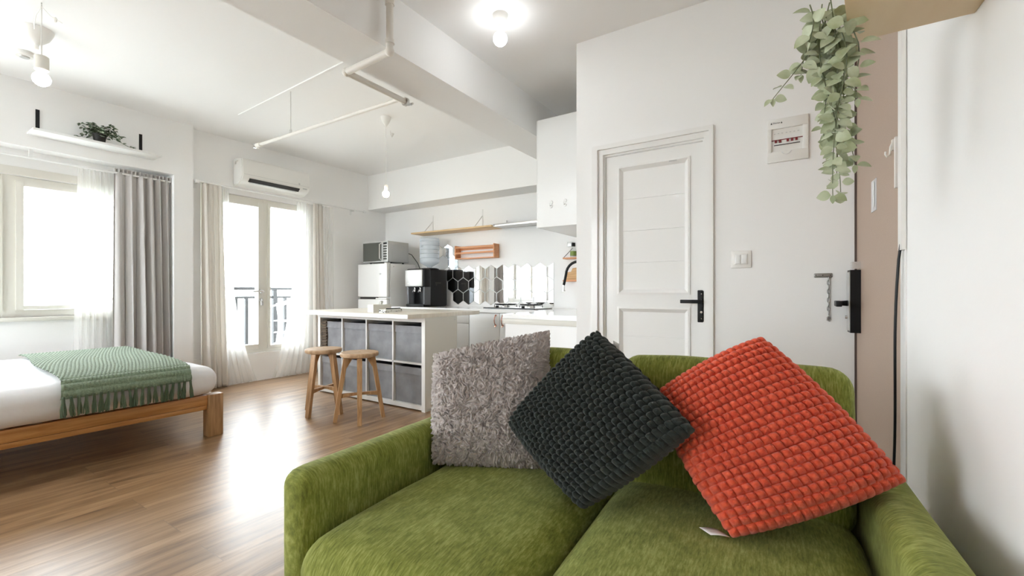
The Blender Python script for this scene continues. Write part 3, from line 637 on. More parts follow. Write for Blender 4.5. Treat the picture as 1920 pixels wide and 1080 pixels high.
for yy in (Y0 + .02, Y1 - .03): B().lathe([(.005, 0), (.005, .002)], (X1_, yy, .79), 10, 'x').done('screw_cap', 'steel', isl)
tp_ = thing('island_top', 'pale thick island counter top over the cube shelf with a breakfast overhang', 'counter top', (-3.55, 3.1, .825))
B().box(-4.35, -2.75, 2.65, 3.64, .8255, .862, .002).done('slab', 'worktop', tp_)
B().box(-4.35, -2.75, 2.648, 2.6505, .8265, .861).done('edge_strip', 'white', tp_, smooth=False)
for x in (-4.3, -3.3): B().box(x, x + .04, 3.50, 3.54, 0, .8255).done('rear_leg', 'white', tp_, smooth=False)
bins = []
for r_ in range(2):
    for c_ in range(4):
        x0, x1 = xs[c_] + .016, xs[c_ + 1] - .016
        if c_ == 0 and r_ == 0: x0 += .085
        z0, z1 = (.424, .745) if r_ == 0 else (.052, .375)
        loc = ((x0 + x1) / 2, 2.86, z0)
        wd = ['leftmost column', 'second column from left', 'third column from left', 'rightmost column'][c_]; rw = 'upper row' if r_ == 0 else 'lower row'
        o = thing('storage_box', f'grey fabric box in the cube shelf, {rw}, {wd}', 'storage box', loc, group='grey fabric boxes in the cube shelf')
        hx = (x1 - x0) / 2; rr = random.Random(r_ * 4 + c_)
        def front(u, v, hx=hx, rr=rr, z0=z0, z1=z1, loc=loc, sd=r_ * 4 + c_):
            x = loc[0] - hx + 2 * hx * u; z = z0 + .0015 + (z1 - z0) * v
            pf = .010 * math.sin(math.pi * u) * math.sin(math.pi * v) + .006 * noise.noise(Vector((u * 3 + sd, v * 3, 0)))
            e = .004 * noise.noise(Vector((u * 4, 7 + sd, v))) * v
            return (x, loc[1] + .012 + pf, z + e)
        b = B(); b.grid(front, 14, 12)
        b.box(loc[0] - hx, loc[0] - hx + .004, 2.875, 3.2, z0 + .001, z1); b.box(loc[0] + hx - .004, loc[0] + hx, 2.875, 3.2, z0 + .001, z1)
        b.box(loc[0] - hx, loc[0] + hx, 3.196, 3.2, z0 + .001, z1); b.box(loc[0] - hx, loc[0] + hx, 2.875, 3.2, z0 + .001, z0 + .005)
        b.done('box_body', 'grey', o, angle=60)
        def rim(u, v, loc=loc, hx=hx, z1=z1, sd=r_ * 4 + c_):
            return (loc[0] - hx - .001 + (2 * hx + .002) * u, loc[1] + .002 + .004 * math.sin(v * 3.1) + .004 * noise.noise(Vector((u * 5, v * 2, sd))), z1 - .06 + .062 * v + .006 * noise.noise(Vector((u * 3, sd, 0))) * (1 - v))
        b = B().grid(rim, 16, 4); b.done('folded_rim', 'grey', o, angle=180)
wk = thing('wicker_basket', 'narrow brown woven basket squeezed left of the upper left grey box', 'basket', (-4.21, 2.9, .424))
b = B().box(-4.256, -4.172, 2.87, 3.15, .425, .76, .008)
b.done('basket_body', 'wick', wk)
for k in range(11): B().tube([(-4.256, 2.868, .445 + k * .029), (-4.172, 2.868, .445 + k * .029)], .009, 6).done('weave_band', 'wick', wk)
# stools
def stool(loc, label):
    o = thing('wooden_stool', label, 'stool', loc, group='round wooden stools at the island'); x, y, _ = loc
    B().lathe([(.001, .522), (.135, .522), (.148, .528), (.152, .538), (.152, .552), (.147, .559), (.012, .560), (.010, .556), (.001, .556)], (x, y, 0), 48, cap=False).done('seat', 'seatw', o)
    B().lathe([(.011, .5565), (.001, .5568)], (x, y, 0), 16).done('seat_hole', 'dark', o)  # dark disc paints the shade inside the small seat hole
    A = [R(-122), R(-38), R(58), R(142)]
    f = lambda a, r, z: (x + r * math.cos(a), y + r * math.sin(a), z)
    for a in A:
        B().bar(f(a, .190, 0), f(a, .105, .523), .030, .034, .034, .040, up=(-math.sin(a), math.cos(a), 0)).done('leg', 'acacia', o, smooth=False)
        b = B(); b.bar(f(a, .112, .44), f(a, .065, .520), .028, .020, up=(-math.sin(a), math.cos(a), 0)); b.done('corner_brace', 'acacia', o, smooth=False)
    for i in (0, 1):
        a = A[i]; b = B(); P = []
        n = 10
        top, bot = [], []
        for k in range(n + 1):
            t = -1 + 2 * k / n; r_ = .152 * t; z = .208 + i * .004
            top.append((r_, z + .018)); bot.append((r_, z - .018 + .016 * (1 - t * t)))
        pts = bot + top[::-1]; c_, s_ = math.cos(a), math.sin(a)
        vs = [(x + p[0] * c_ - q * s_, y + p[0] * s_ + q * c_, p[1]) for q in (-.013 + .0, .013) for p in pts]; m_ = len(pts)
        b.poly(vs, [list(range(m_)), list(range(m_, 2 * m_))[::-1]] + [[k, (k + 1) % m_, m_ + (k + 1) % m_, m_ + k] for k in range(m_)])
        b.done('stretcher', 'acacia', o, smooth=False)
    return o
s1 = stool((-3.05, 2.40, 0), 'right-hand of the two round wooden stools before the cube shelf')
s2 = copy_tree(s1); s2.location = (-3.505, 2.38, 0); s2.rotation_euler = (0, 0, R(48)); s2['label'] = 'left-hand of the two round wooden stools, nearer the balcony door'
# things on the island
tb = thing('tissue_box', 'plain white tissue box standing on the island top', 'tissue box', (-3.30, 2.86, .862))
B().prism([(-3.302, 2.752), (-3.285, 2.95), (-3.375, 2.97), (-3.41, 2.775)], .862, .935, 'z').done('box_body', 'beige', tb, smooth=False)
b = B().grid(lambda u, v: (-3.36 + .06 * u + .015 * v, 2.86 + .03 * math.sin(u * 5), .935 + .03 * v + .006 * math.sin(u * 12)), 12, 4); o = b.done('tissue', 'tagm', tb); o.modifiers.new('thickness', 'SOLIDIFY').thickness = .002
tz = thing('terrazzo_box', 'flat speckled box lying on the island top beside the tissue box', 'box', (-3.2, 2.9, .862))
A_, B_, C_, D_ = Vector((-3.13, 2.745)), Vector((-3.255, 3.06)), Vector((-3.272, 3.05)), Vector((-3.225, 2.75))
b = B().prism([tuple(A_), tuple(B_), tuple(C_), tuple(D_)], .862, .892, 'z'); b.done('box_body', 'terr', tz, smooth=False)
b = B(); rr = random.Random(5)
for k in range(34):
    t = rr.random(); p = A_.lerp(B_, t) if k % 2 else D_.lerp(A_, t); s_ = rr.uniform(.0015, .004); z = rr.uniform(.867, .888)
    b.box(p.x - s_, p.x + .0012, p.y - s_, p.y + s_, z - s_, z + s_)
b.done('speckles', 'dark', tz, smooth=False)
b = B().prism([(-3.185, 2.85), (-3.245, 3.03), (-3.262, 3.0), (-3.222, 2.83)], .8925, .902, 'z')
tag(b.done('black_phone', 'black', smooth=False), 'small flat black device lying on the speckled box', 'phone')

# ------------------------------------------------------------ fridge, microwave
fr = thing('refrigerator', 'white two-door refrigerator behind the island by the balcony wall', 'refrigerator', (-4.93, 4.35, 0))
FX0, FX1 = -5.235, -4.64
B().box(FX0, FX1, 4.155, 4.62, .03, 1.44, .006).done('body', 'white', fr)
u = B().box(FX0, FX1, 4.09, 4.148, .985, 1.44, .012, 3).done('upper_door', 'whiteg', fr)
l = B().box(FX0, FX1, 4.09, 4.148, .06, .955, .012, 3).done('lower_door', 'whiteg', fr)
B().box(FX0 + .04, FX0 + .36, 4.10, 4.15, .955, .986).done('handle_recess', 'dark', l, smooth=False)
B().box(FX0 + .37, FX1 - .01, 4.092, 4.15, .956, .974, .003).done('handle_cap', 'whiteg', l)
B().lathe([(.014, 0), (.014, -.002), (.010, -.002), (.010, 0)], (FX1 - .13, 4.09, 1.30), 20, 'y', cap=False).lathe([(.004, -.002), (.001, -.002)], (FX1 - .13, 4.09, 1.30), 8, 'y').box(FX1 - .112, FX1 - .108, 4.088, 4.09, 1.288, 1.312).done('round_badge', 'silver', u)
B().box(FX1 - .06, FX1 - .02, 4.10, 4.17, 1.44, 1.452).done('hinge_cover', 'white', fr, smooth=False)
B().lathe([(.008, 0), (.008, .003)], (FX1, 4.21, 1.40), 12, 'x').done('screw_cap', 'silver', fr)
for x in (FX0 + .05, FX1 - .05):
    for y in (4.2, 4.57): B().lathe([(.02, 0), (.02, .035)], (x, y, 0), 12).done('foot', 'black', fr)
mw = thing('microwave_oven', 'silver microwave oven standing on top of the white refrigerator', 'microwave', (-4.9, 4.3, 1.44))
MX0, MX1, MZ0, MZ1 = -5.165, -4.655, 1.462, 1.745
B().box(MX0, MX1, 4.15, 4.50, MZ0, MZ1, .006).done('casing', 'silver', mw)
dr = B().box(MX0, MX1 - .10, 4.12, 4.149, MZ0, MZ1, .006).done('door', 'silver', mw)
B().box(MX0 + .012, MX1 - .125, 4.117, 4.121, MZ0 + .015, MZ1 - .015).done('door_glass', 'darkw', dr, smooth=False)
B().tube([(MX1 - .122, 4.118, MZ0 + .03), (MX1 - .122, 4.085, MZ0 + .045), (MX1 - .122, 4.085, MZ1 - .045), (MX1 - .122, 4.118, MZ1 - .03)], .010, 10).done('handle', 'chrome', dr)
B().box(MX1 - .098, MX1, 4.12, 4.149, MZ0, MZ1, .004).done('control_panel', 'silver', mw)
for j in range(6): B().box(MX1 - .085, MX1 - .018, 4.117, 4.121, MZ0 + .03 + j * .034, MZ0 + .052 + j * .034).done('button_row', 'darkw', mw, smooth=False)
B().box(MX1 - .085, MX1 - .018, 4.117, 4.121, MZ1 - .045, MZ1 - .02).done('display', 'black', mw, smooth=False)
for x in (MX0 + .05, MX1 - .05):
    for y in (4.22, 4.44): B().lathe([(.014, .001), (.014, .023)], (x, y, 1.44), 12).done('foot', 'black', mw)
b = B().box(MX1, MX1 + .002, 4.22, 4.46, MZ0 + .04, MZ0 + .044).box(MX1, MX1 + .002, 4.22, 4.46, MZ1 - .044, MZ1 - .04).box(MX1, MX1 + .002, 4.22, 4.224, MZ0 + .04, MZ1 - .04).box(MX1, MX1 + .002, 4.456, 4.46, MZ0 + .04, MZ1 - .04)
b.done('side_emboss', 'silver', mw, smooth=False)
B().tube([(MX1 - .01, 4.50, 1.60), (MX1 + .03, 4.53, 1.58), (MX1 + .10, 4.58, 1.46), (MX1 + .15, 4.62, 1.30), (MX1 + .16, 4.65, 1.1), (MX1 + .16, 4.70, .9)], .005, 8).done('power_cord', 'black', mw)

# ------------------------------------------------------------ kitchen counters
CT = .86
def cabinet(name, label, cat, x0, x1, y0, y1, z1=.82, n=None):
    o = thing(name, label, cat, ((x0 + x1) / 2, y0, 0)); B().box(x0, x1, y0 + .02, y1, .08, z1 - .001).box(x0 + .01, x1 - .01, y0 + .06, y1, 0, .08).done('carcass', 'white', o, smooth=False); return o
o = cabinet('drawer_cabinet', 'white kitchen drawer unit half hidden behind the island', 'cabinet', -3.85, -3.252, 4.10, 4.74)
for z0, z1 in ((.685, .812), (.40, .68), (.09, .395)):
    B().box(-3.845, -3.257, 4.10, 4.119, z0, z1, .002).done('drawer', 'white', o)
def ring_handle(x, y, z, par):
    b = B(); P = []
    for k in range(17):
        t = k / 16; zz = z + .055 - .11 * t; P.append((x, y - .004 - .028 * math.sin(math.pi * t) ** .6, zz))
    b.tube(P, .006, 10)
    for zz in (z + .055, z - .055): b.lathe([(.011, 0), (.010, -.01)], (x, y, zz), 14, 'y')
    b.tube([(x, y - .005, z - .055), (x + .004, y - .02, z - .072), (x + .006, y - .03, z - .066)], .006, 8)
    return b.done('handle', 'rose', par)
o = cabinet('base_cabinet', 'white double-door kitchen base cabinet with rose metal handles under the cooktop', 'cabinet', -3.248, -2.39, 4.10, 4.74)
for x0, x1, hx in ((-3.244, -2.822, -2.868), (-2.816, -2.394, -2.772)):
    d = B().box(x0, x1, 4.10, 4.119, .09, .812, .002).done('door', 'white', o); ring_handle(hx, 4.10, .735, d)
o = cabinet('base_cabinet', 'white kitchen base cabinet behind the drawer end of the island', 'cabinet', -4.55, -3.855, 4.10, 4.74)
B().box(-4.545, -3.86, 4.10, 4.119, .09, .812, .002).done('door', 'white', o)
sk = thing('sink_cabinet', 'white sink cabinet with a plain end panel jutting towards the sofa', 'cabinet', (-1.8, 3.26, 0))
B().box(-2.18, -1.315, 3.262, 4.69, 0, .775).done('carcass', 'white', sk, smooth=False)
B().box(-2.20, -1.315, 3.252, 3.30, .775, .819, .002).done('apron', 'beige', sk)
for x in (-2.12, -1.40): B().lathe([(.006, 0), (.006, .006)], (x, 3.268, .768), 10).done('screw_cap', 'steel', sk)
wt = thing('kitchen_worktop', 'white L-shaped kitchen worktop along the tiled wall and the sink', 'worktop', (-2.6, 4.3, .82))
B().prism([(-4.6, 4.07), (-2.2, 4.07), (-2.2, 3.25), (-1.311, 3.25), (-1.311, 4.70), (-2.43, 4.70), (-2.43, 4.75), (-4.6, 4.75)], .8205, CT, 'z').done('slab', 'whiteg', wt, smooth=False)
fc = thing('kitchen_faucet', 'black hose kitchen faucet arching over the sink with a steel tip', 'faucet', (-1.66, 3.95, CT))
B().lathe([(.028, 0), (.028, .01), (.018, .02), (.018, .12)], (-1.66, 3.95, CT), 20).done('base', 'blackm', fc)
pts = [(-1.66, 3.95, .98), (-1.66, 3.95, 1.15)]
for k in range(0, 13):
    a = R(k * 15); pts.append((-1.785 + .125 * math.cos(a), 3.93 - .005 * k * .2, 1.22 + .125 * math.sin(a)))
pts += [(-1.925, 3.92, 1.16), (-1.935, 3.92, 1.12)]
B().tube(pts, .013, 12).done('hose', 'blackm', fc)
B().lathe([(.010, 0), (.010, -.05), (.017, -.055), (.017, -.062)], (-1.935, 3.92, 1.122), 16).done('nozzle', 'chrome', fc)
B().tube([(-1.66, 3.95, .95), (-1.60, 3.95, .97)], .007, 8).done('lever', 'blackm', fc)
ck = thing('gas_cooktop', 'black and steel two-burner gas cooktop on the worktop', 'cooktop', (-2.76, 4.38, CT))
B().prism([(-3.10, .868), (-3.085, .861), (-2.425, .861), (-2.41, .868), (-2.41, .874), (-3.10, .874)], 4.18, 4.60).done('tray', 'steel', ck, smooth=False)
B().box(-3.10, -2.41, 4.176, 4.182, .862, .8745).done('front_lip', 'black', ck, smooth=False)
for cx in (-2.93, -2.58):
    g = B(); cy = 4.39; g.lathe([(.05, 0), (.05, .012), (.035, .02), (.001, .02)], (cx, cy, .874), 24); g.done('burner', 'steel', ck)
    g = B(); R_ = .115
    ring = [(cx + R_ * math.cos(R(a)), cy + R_ * math.sin(R(a)), .905) for a in range(0, 361, 15)]; g.tube(ring, .005, 8)
    for a in range(4): a_ = R(45 + a * 90); g.tube([(cx + .03 * math.cos(a_), cy + .03 * math.sin(a_), .911), (cx + .13 * math.cos(a_), cy + .13 * math.sin(a_), .911), (cx + .135 * math.cos(a_), cy + .135 * math.sin(a_), .875)], .005, 8)
    g.done('pan_support', 'blackm', ck)
    B().lathe([(.02, 0), (.018, -.02)], (cx, 4.215, .886), 16, 'z').lathe([(.020, -.012), (.018, .012)], (cx, 4.215, .886), 16).done('knob', 'black', ck)
# water dispenser and bottle
wd = thing('water_dispenser', 'black countertop water dispenser with silver face on the worktop', 'water dispenser', (-4.2, 4.45, CT))
WX0, WX1 = -4.395, -4.075
B().box(WX0, WX1, 4.33, 4.66, CT + .005, 1.355, .015, 3).done('casing', 'black', wd)
B().box(WX0, WX0 + .03, 4.22, 4.33, CT + .01, 1.12).done('side_wing', 'smoke', wd, smooth=False)
B().box(WX1 - .03, WX1, 4.22, 4.33, CT + .01, 1.12).done('side_wing', 'smoke', wd, smooth=False)
B().box(WX0 - .005, WX1 + .005, 4.21, 4.335, 1.115, 1.36, .02, 3).done('head', 'black', wd)
fp = B().box(WX0 - .01, WX1 - .02, 4.19, 4.215, 1.125, 1.345, .012, 3).done('face_plate', 'silver', wd)
for x, z in ((WX0 + .05, 1.165), (WX1 - .08, 1.22)): B().lathe([(.010, 0), (.010, -.004)], (x, 4.19, z), 14, 'y').done('indicator', 'tagm', fp)
for x in (-4.29, -4.19): B().lathe([(.012, 0), (.012, .05)], (x, 4.26, 1.06), 12).tube([(x, 4.25, 1.10), (x, 4.22, 1.05)], .006, 8).done('tap', 'chrome', wd)
B().box(WX0, WX1, 4.20, 4.33, CT, CT + .035, .008).done('drip_tray', 'black', wd)
B().lathe([(.12, 0), (.13, .012), (.10, .022), (.05, .022)], (-4.235, 4.48, 1.355), 28).done('bottle_collar', 'black', wd)
B().lathe([(.012, 0), (.012, .004)], (WX1, 4.44, 1.15), 14, 'x').box(WX1 - .001, WX1 + .004, 4.42, 4.53, 1.165, 1.185).done('side_grip', 'dark', wd)
bt = thing('water_bottle', 'large clear blue water bottle upside down on the dispenser', 'water bottle', (-4.235, 4.48, 1.377))
pr = [(.03, 0), (.034, .02), (.075, .04), (.118, .065), (.130, .085)]
z = .085
for k in range(5): pr += [(.133, z + .012), (.133, z + .042), (.125, z + .049), (.133, z + .056)]; z += .056
pr += [(.133, .385), (.118, .41), (.08, .415), (.001, .405)]
B().lathe(pr, (-4.235, 4.48, 1.377), 36).done('bottle_body', 'bottle', bt)
text('VIT', (-4.245, 4.343, 1.66), FACE_NEGY, .034, 'darkw', bt)
# hexagonal mirror tiles, each one its own thing
def hexm(x, z, label, cut=None):
    o = thing('mirror_tile', label, 'mirror tile', (x, YB, z), group='hexagonal mirror tiles on the kitchen wall')
    if HX: 
        for ch in HX[0].children: c = ch.copy(); COL.objects.link(c); c.parent = o
        return o
    h = .1045
    pts = [(x + h * math.sin(R(60 * k)), z + h * math.cos(R(60 * k))) for k in range(6)]
    t = B().prism(pts, YB - .0045, YB); t.done('bevelled_edge', 'medge', o, smooth=False)
    pts = [(x + (h - .004) * math.sin(R(60 * k)), z + (h - .004) * math.cos(R(60 * k))) for k in range(6)]
    b = B(); b.poly([(p[0], YB - .0055, p[1]) for p in pts] + [(x + (p[0] - x) * 1.015, YB - .0044, z + (p[1] - z) * 1.015) for p in pts], [list(range(6))] + [[k, (k + 1) % 6, 6 + (k + 1) % 6, 6 + k] for k in range(6)])
    b.done('mirror_face', 'mirror', o, smooth=False)
    HX.append(o); return o
HX = []
PX_, PZ_ = .1850, .1600
rn = ['top', 'upper', 'middle', 'lowest']
def nth(k): return ['first', 'second', 'third', 'fourth', 'fifth', 'sixth', 'seventh', 'eighth', 'ninth', 'tenth'][k]
for k in range(7): hexm(-3.77 + k * PX_, 1.305, f'hexagonal mirror tile, {nth(k)} from the left in the upper row right of the dispenser')
for k in range(2): hexm(-4.14 + k * PX_, 1.305, f'hexagonal mirror tile in the upper row behind the dispenser, {"left" if k == 0 else "right"} one')
for k in range(2): hexm(-4.14 - .1850 + k * PX_, 1.62 - .0, f'hexagonal mirror tile set high beside the water bottle, {"left" if k == 0 else "right"} one')
hexm(-4.0475, 1.462, 'hexagonal mirror tile stepping down right of the water bottle')
for k in range(9): hexm(-4.0475 + k * PX_, 1.145, f'hexagonal mirror tile, {nth(k)} from the left in the middle row above the worktop')
for k in range(8): hexm(-3.955 + k * PX_, .985, f'hexagonal mirror tile, {nth(k)} from the left in the lowest row touching the worktop')
for z in (1.305, .985):
    x = -2.4750; h = .1045
    pts = [(x, z + h), (x, z - h), (x - h * math.sin(R(60)), z - h / 2), (x - h * math.sin(R(60)), z + h / 2)]
    o = thing('mirror_tile', f'half hexagon mirror tile closing the {"upper" if z > 1 else "lowest"} row at the wall corner', 'mirror tile', (x, YB, z), group='hexagonal mirror tiles on the kitchen wall')
    B().prism(pts, YB - .0045, YB).done('bevelled_edge', 'medge', o, smooth=False)
    B().poly([(x + (p[0] - x) * .97 - .002, YB - .0055, z + (p[1] - z) * .97) for p in pts], [[0, 1, 2, 3]]).done('mirror_face', 'mirror', o, smooth=False)
# spice rack, shelves
rk = thing('spice_rack', 'small orange-brown wooden wall rack over the mirror tiles', 'rack', (-3.64, YB, 1.49))
for x in (-3.925, -3.285): B().box(x, x + .016, 4.635, YB, 1.495, 1.675, .002).done('end_panel', 'rack', rk)
B().box(-3.91, -3.285, 4.64, YB, 1.495, 1.508).done('base_board', 'rack', rk, smooth=False)
for z in (1.635, 1.56): B().box(-3.925, -3.275, 4.634, 4.645, z, z + .024, .002).done('front_rail', 'rack', rk)
B().box(-3.91, -3.285, 4.74, YB, 1.62, 1.66).done('back_rail', 'rack', rk, smooth=False)
wsf = thing('wooden_shelf', 'long pale wooden wall shelf on white brackets above the water dispenser', 'shelf', (-4.05, YB, 1.88))
B().box(-4.61, -3.22, 4.50, YB, 1.868, 1.888, .002).done('board', 'beech', wsf)
for x in (-4.43, -3.545): B().box(x, x + .016, YB - .006, YB, 1.888, 2.15).box(x, x + .016, 4.55, YB, 1.888, 1.893).bar((x + .008, YB - .01, 2.06), (x + .008, 4.57, 1.895), .010, .010).done('bracket', 'white', wsf, smooth=False)
hd = thing('metal_shelf', 'slim steel wall shelf running right of the wooden shelf towards the wall cabinet', 'shelf', (-2.9, YB, 1.88))
B().box(-3.215, -2.435, 4.53, YB, 1.868, 1.900, .003).done('tray', 'steel', hd)
B().lathe([(.008, 0), (.008, .06)], (-3.12, 4.70, 1.90), 10).done('fixing_pin', 'steel', hd)
# wall cabinet + its hooks
uc = thing('wall_cabinet', 'plain white wall cabinet hanging beside the bathroom wall', 'cabinet', (-1.6, 3.3, 1.6))
B().box(-1.875, -1.314, 3.30, 4.08, 1.598, 2.51, .002).done('carcass', 'white', uc)
B().box(-1.885, -1.876, 3.302, 3.688, 1.60, 2.508).done('door', 'whiteg', uc, smooth=False)
B().box(-1.885, -1.876, 3.692, 4.078, 1.60, 2.508).done('door', 'whiteg', uc, smooth=False)
for x, w_ in ((-1.745, 'left'), (-1.615, 'right')):
    b = B().lathe([(.016, 0), (.014, -.006)], (x, 3.30, 1.80), 18, 'y').lathe([(.013, 0), (.011, -.005)], (x, 3.30, 1.765), 14, 'y').tube([(x, 3.295, 1.775), (x, 3.275, 1.765), (x, 3.268, 1.775), (x, 3.27, 1.785)], .0035, 8)
    tag(b.done('adhesive_hook', 'whiteg'), f'small clear white hook on the end of the wall cabinet, {w_} one', 'hook', 'hooks on the wall cabinet')
o = thing('small_wall_shelf', 'little wooden wall shelf holding a bottle above the faucet', 'shelf', (-2.1, 4.7, 1.43))
B().box(-2.285, -1.95, 4.60, 4.70, 1.43, 1.447, .002).done('board', 'rack', o)
B().bar((-2.275, 4.605, 1.445), (-2.20, 4.69, 1.56), .005, .005).bar((-1.96, 4.605, 1.445), (-2.0, 4.69, 1.56), .005, .005).done('wire', 'blackm', o)
o = thing('sauce_bottle', 'small bottle with black cap and green label on the little wall shelf', 'bottle', (-2.17, 4.64, 1.447))
B().lathe([(.034, 0), (.036, .01), (.036, .08), (.018, .11), (.018, .125)], (-2.17, 4.64, 1.447), 20).done('bottle_body', 'jar', o)
B().lathe([(.0365, .02), (.0365, .07)], (-2.17, 4.64, 1.447), 20).done('label_band', 'bottleg', o)
B().lathe([(.022, .125), (.022, .165)], (-2.17, 4.64, 1.447), 20).done('cap', 'black', o)
B().box(-2.262, -2.225, 4.67, 4.70, 1.565, 1.62, .003)
b = B().box(-2.262, -2.20, 4.672, 4.70, 1.575, 1.63, .003); tag(b.done('wall_clip', 'silver'), 'small grey clip fixed on the wall left of the sauce bottle', 'clip')
o = thing('wall_shelf', 'small lower wooden shelf on the wall behind the faucet', 'shelf', (-2.1, 4.7, 1.17))
B().box(-2.285, -1.95, 4.60, 4.70, 1.172, 1.19, .002).done('board', 'rack', o)
for k, (x, z0, hh, rr_) in enumerate(((-2.27, 1.19, .10, .3), (-2.21, 1.19, .15, .25))):
    b = B(); pts = []
    w_ = .30 - k * .08
    pts = [(x, z0), (x + w_, z0), (x + w_, z0 + hh * .8), (x + w_ * .6, z0 + hh), (x + w_ * .12, z0 + hh * .9), (x + .0, z0 + hh * .55)]
    b.prism(pts, 4.62 + k * .03, 4.637 + k * .03)
    tag(b.done('cutting_board', 'board', smooth=False), ['low brown wooden board on the lower shelf behind the faucet', 'taller wooden board leaning behind the low brown board'][k], 'cutting board')

# ------------------------------------------------------------ bathroom door, switch, breaker panel, door chain
d2 = struct(thing('door_2', '', '', (-.8, YD, 0))); del d2['label']; del d2['category']
b = B(); f0 = YD - .012
for w0, w1, dy in ((0, .030, -.004), (.030, .064, .012), (.064, .075, .030)):     # three stepped, butt-jointed bands
    xa, xb, zt = -1.183, -.43, 2.04; yb = YD + .09
    b.box(xa + w0, xa + w1, f0 + dy, yb, 0, zt - w0); b.box(xb - w1 * .83, xb - w0 * .83, f0 + dy, yb, 0, zt - w0)
    b.box(xa + w1, xb - w1 * .83, f0 + dy + .0005, yb, zt - w1, zt - w0)
b.box(-1.195, -1.183, f0 + .002, YD + .09, 0, 2.04)
b.done('door_frame', 'paint', d2, smooth=False)
LY = YD + .028           # leaf face
lf = B()
lf.box(-1.106, -1.016, LY, LY + .04, .01, 1.96).box(-.576, -.494, LY, LY + .04, .01, 1.96).box(-1.016, -.576, LY, LY + .04, 1.88, 1.96).box(-1.016, -.576, LY, LY + .04, .947, 1.043).box(-1.016, -.576, LY, LY + .04, .01, .14)
leafo = lf.done('door_leaf', 'paint', d2, smooth=False)
def mould(x0, x1, z0, z1):
    w = .035; b = B(); P0 = [(x0, z0), (x1, z0), (x1, z1), (x0, z1)]; P1 = [(x0 + w, z0 + w), (x1 - w, z0 + w), (x1 - w, z1 - w), (x0 + w, z1 - w)]
    Pm = [(x0 + w * .35, z0 + w * .35), (x1 - w * .35, z0 + w * .35), (x1 - w * .35, z1 - w * .35), (x0 + w * .35, z1 - w * .35)]
    vs = [(p[0], LY - .006, p[1]) for p in P0] + [(p[0], LY - .008, p[1]) for p in Pm] + [(p[0], LY + .014, p[1]) for p in P1]
    b.poly(vs, [[i, (i + 1) % 4, 4 + (i + 1) % 4, 4 + i] for i in range(4)] + [[4 + i, 4 + (i + 1) % 4, 8 + (i + 1) % 4, 8 + i] for i in range(4)])
    b.poly([(p[0], LY - .006, p[1]) for p in P0] + [(p[0], LY + .002, p[1]) for p in P0], [[i, (i + 1) % 4, 4 + (i + 1) % 4, 4 + i] for i in range(4)])
    b.done('moulding', 'paint', leafo, smooth=False)
    return x0 + w * .8, x1 - w * .8, z0 + w * .8, z1 - w * .8
for (x0, x1, z0, z1), cuts in (((-1.026, -.566, 1.035, 1.888), (1.245, 1.455, 1.665)), ((-1.026, -.566, .13, .955), (.34, .55, .76))):
    a0, a1, c0, c1 = mould(x0, x1, z0, z1); zs = [c0] + list(cuts) + [c1]; b = B()
    for i in range(len(zs) - 1): b.box(a0, a1, LY + .013, LY + .03, zs[i] + .001, zs[i + 1] - .001, .0015)
    b.box(a0, a1, LY + .018, LY + .032, c0, c1)
    b.done('panel', 'paint', leafo, smooth=False)
B().box(-.69, -.645, LY - .0095, LY - .007, 1.868, 1.876).done('maker_label', 'silver', leafo, smooth=False)
pl = B().box(-.523, -.478, LY - .010, LY, .868, 1.062, .004).done('handle_plate', 'blackm', leafo)
B().lathe([(.012, 0), (.012, -.035)], (-.50, LY - .01, .994), 16, 'y').box(-.615, -.488, LY - .052, LY - .040, .983, 1.005, .003).done('lever', 'blackm', pl)
for z in (1.04, .89): B().lathe([(.004, 0), (.003, -.002)], (-.50, LY - .01, z), 10, 'y').done('screw', 'chrome', pl)
B().lathe([(.007, 0), (.007, -.006)], (-.50, LY - .01, .93), 12, 'y').done('key_cylinder', 'chrome', pl)
sw = thing('light_switch', 'white double light switch on the wall right of the bathroom door', 'light switch', (-.284, YD, 1.19))
B().box(-.336, -.232, YD - .008, YD, 1.189, 1.288, .004).done('plate', 'plastic', sw)
B().box(-.318, -.250, YD - .012, YD - .007, 1.208, 1.270, .002).done('surround', 'plastic', sw)
for x in (-.313, -.282): B().box(x, x + .028, YD - .016, YD - .011, 1.213, 1.265, .002).done('rocker', 'whiteg', sw)
bk = thing('breaker_panel', 'white electrical breaker box with dark red switches on the wall', 'breaker box', (-.057, YD, 1.765))
b = B(); x0, x1, z0, z1 = -.153, .038, 1.765, 2.003
wx0, wx1, wz0, wz1 = -.133, .012, 1.822, 1.948
b.box(x0, x1, YD - .014, YD, z0, wz0, .003).box(x0, x1, YD - .014, YD, wz1, z1, .003).box(x0, wx0, YD - .014, YD, wz0 - .004, wz1 + .004, .002).box(wx1, x1, YD - .014, YD, wz0 - .004, wz1 + .004, .002).box(wx0, wx1, YD - .003, YD - .001, wz0, wz1)
b.done('cover', 'plastic', bk)
B().box(wx0 + .012, wx1 - .012, YD - .006, YD - .002, 1.862, 1.912).done('breaker_row', 'tagm', bk, smooth=False)
B().box(wx0, wx1, YD - .0075, YD - .004, 1.885, 1.889).done('red_stripe', 'red', bk, smooth=False)
B().box(wx0 + .012, wx1 - .012, YD - .0065, YD - .005, 1.858, 1.862).done('lower_shadow_gap', 'dark', bk, smooth=False)
for k, x in enumerate((-.118, -.098, -.062, -.042, -.022)): B().box(x, x + .011, YD - .012, YD - .006, 1.872, 1.888).done('toggle', 'red', bk, smooth=False)
for x in (-.118, -.100, -.082, -.062, -.045, -.026, -.008): B().box(x - .004, x + .004, YD - .0045, YD - .003, 1.922, 1.925).done('circuit_note', 'silver', bk, smooth=False)
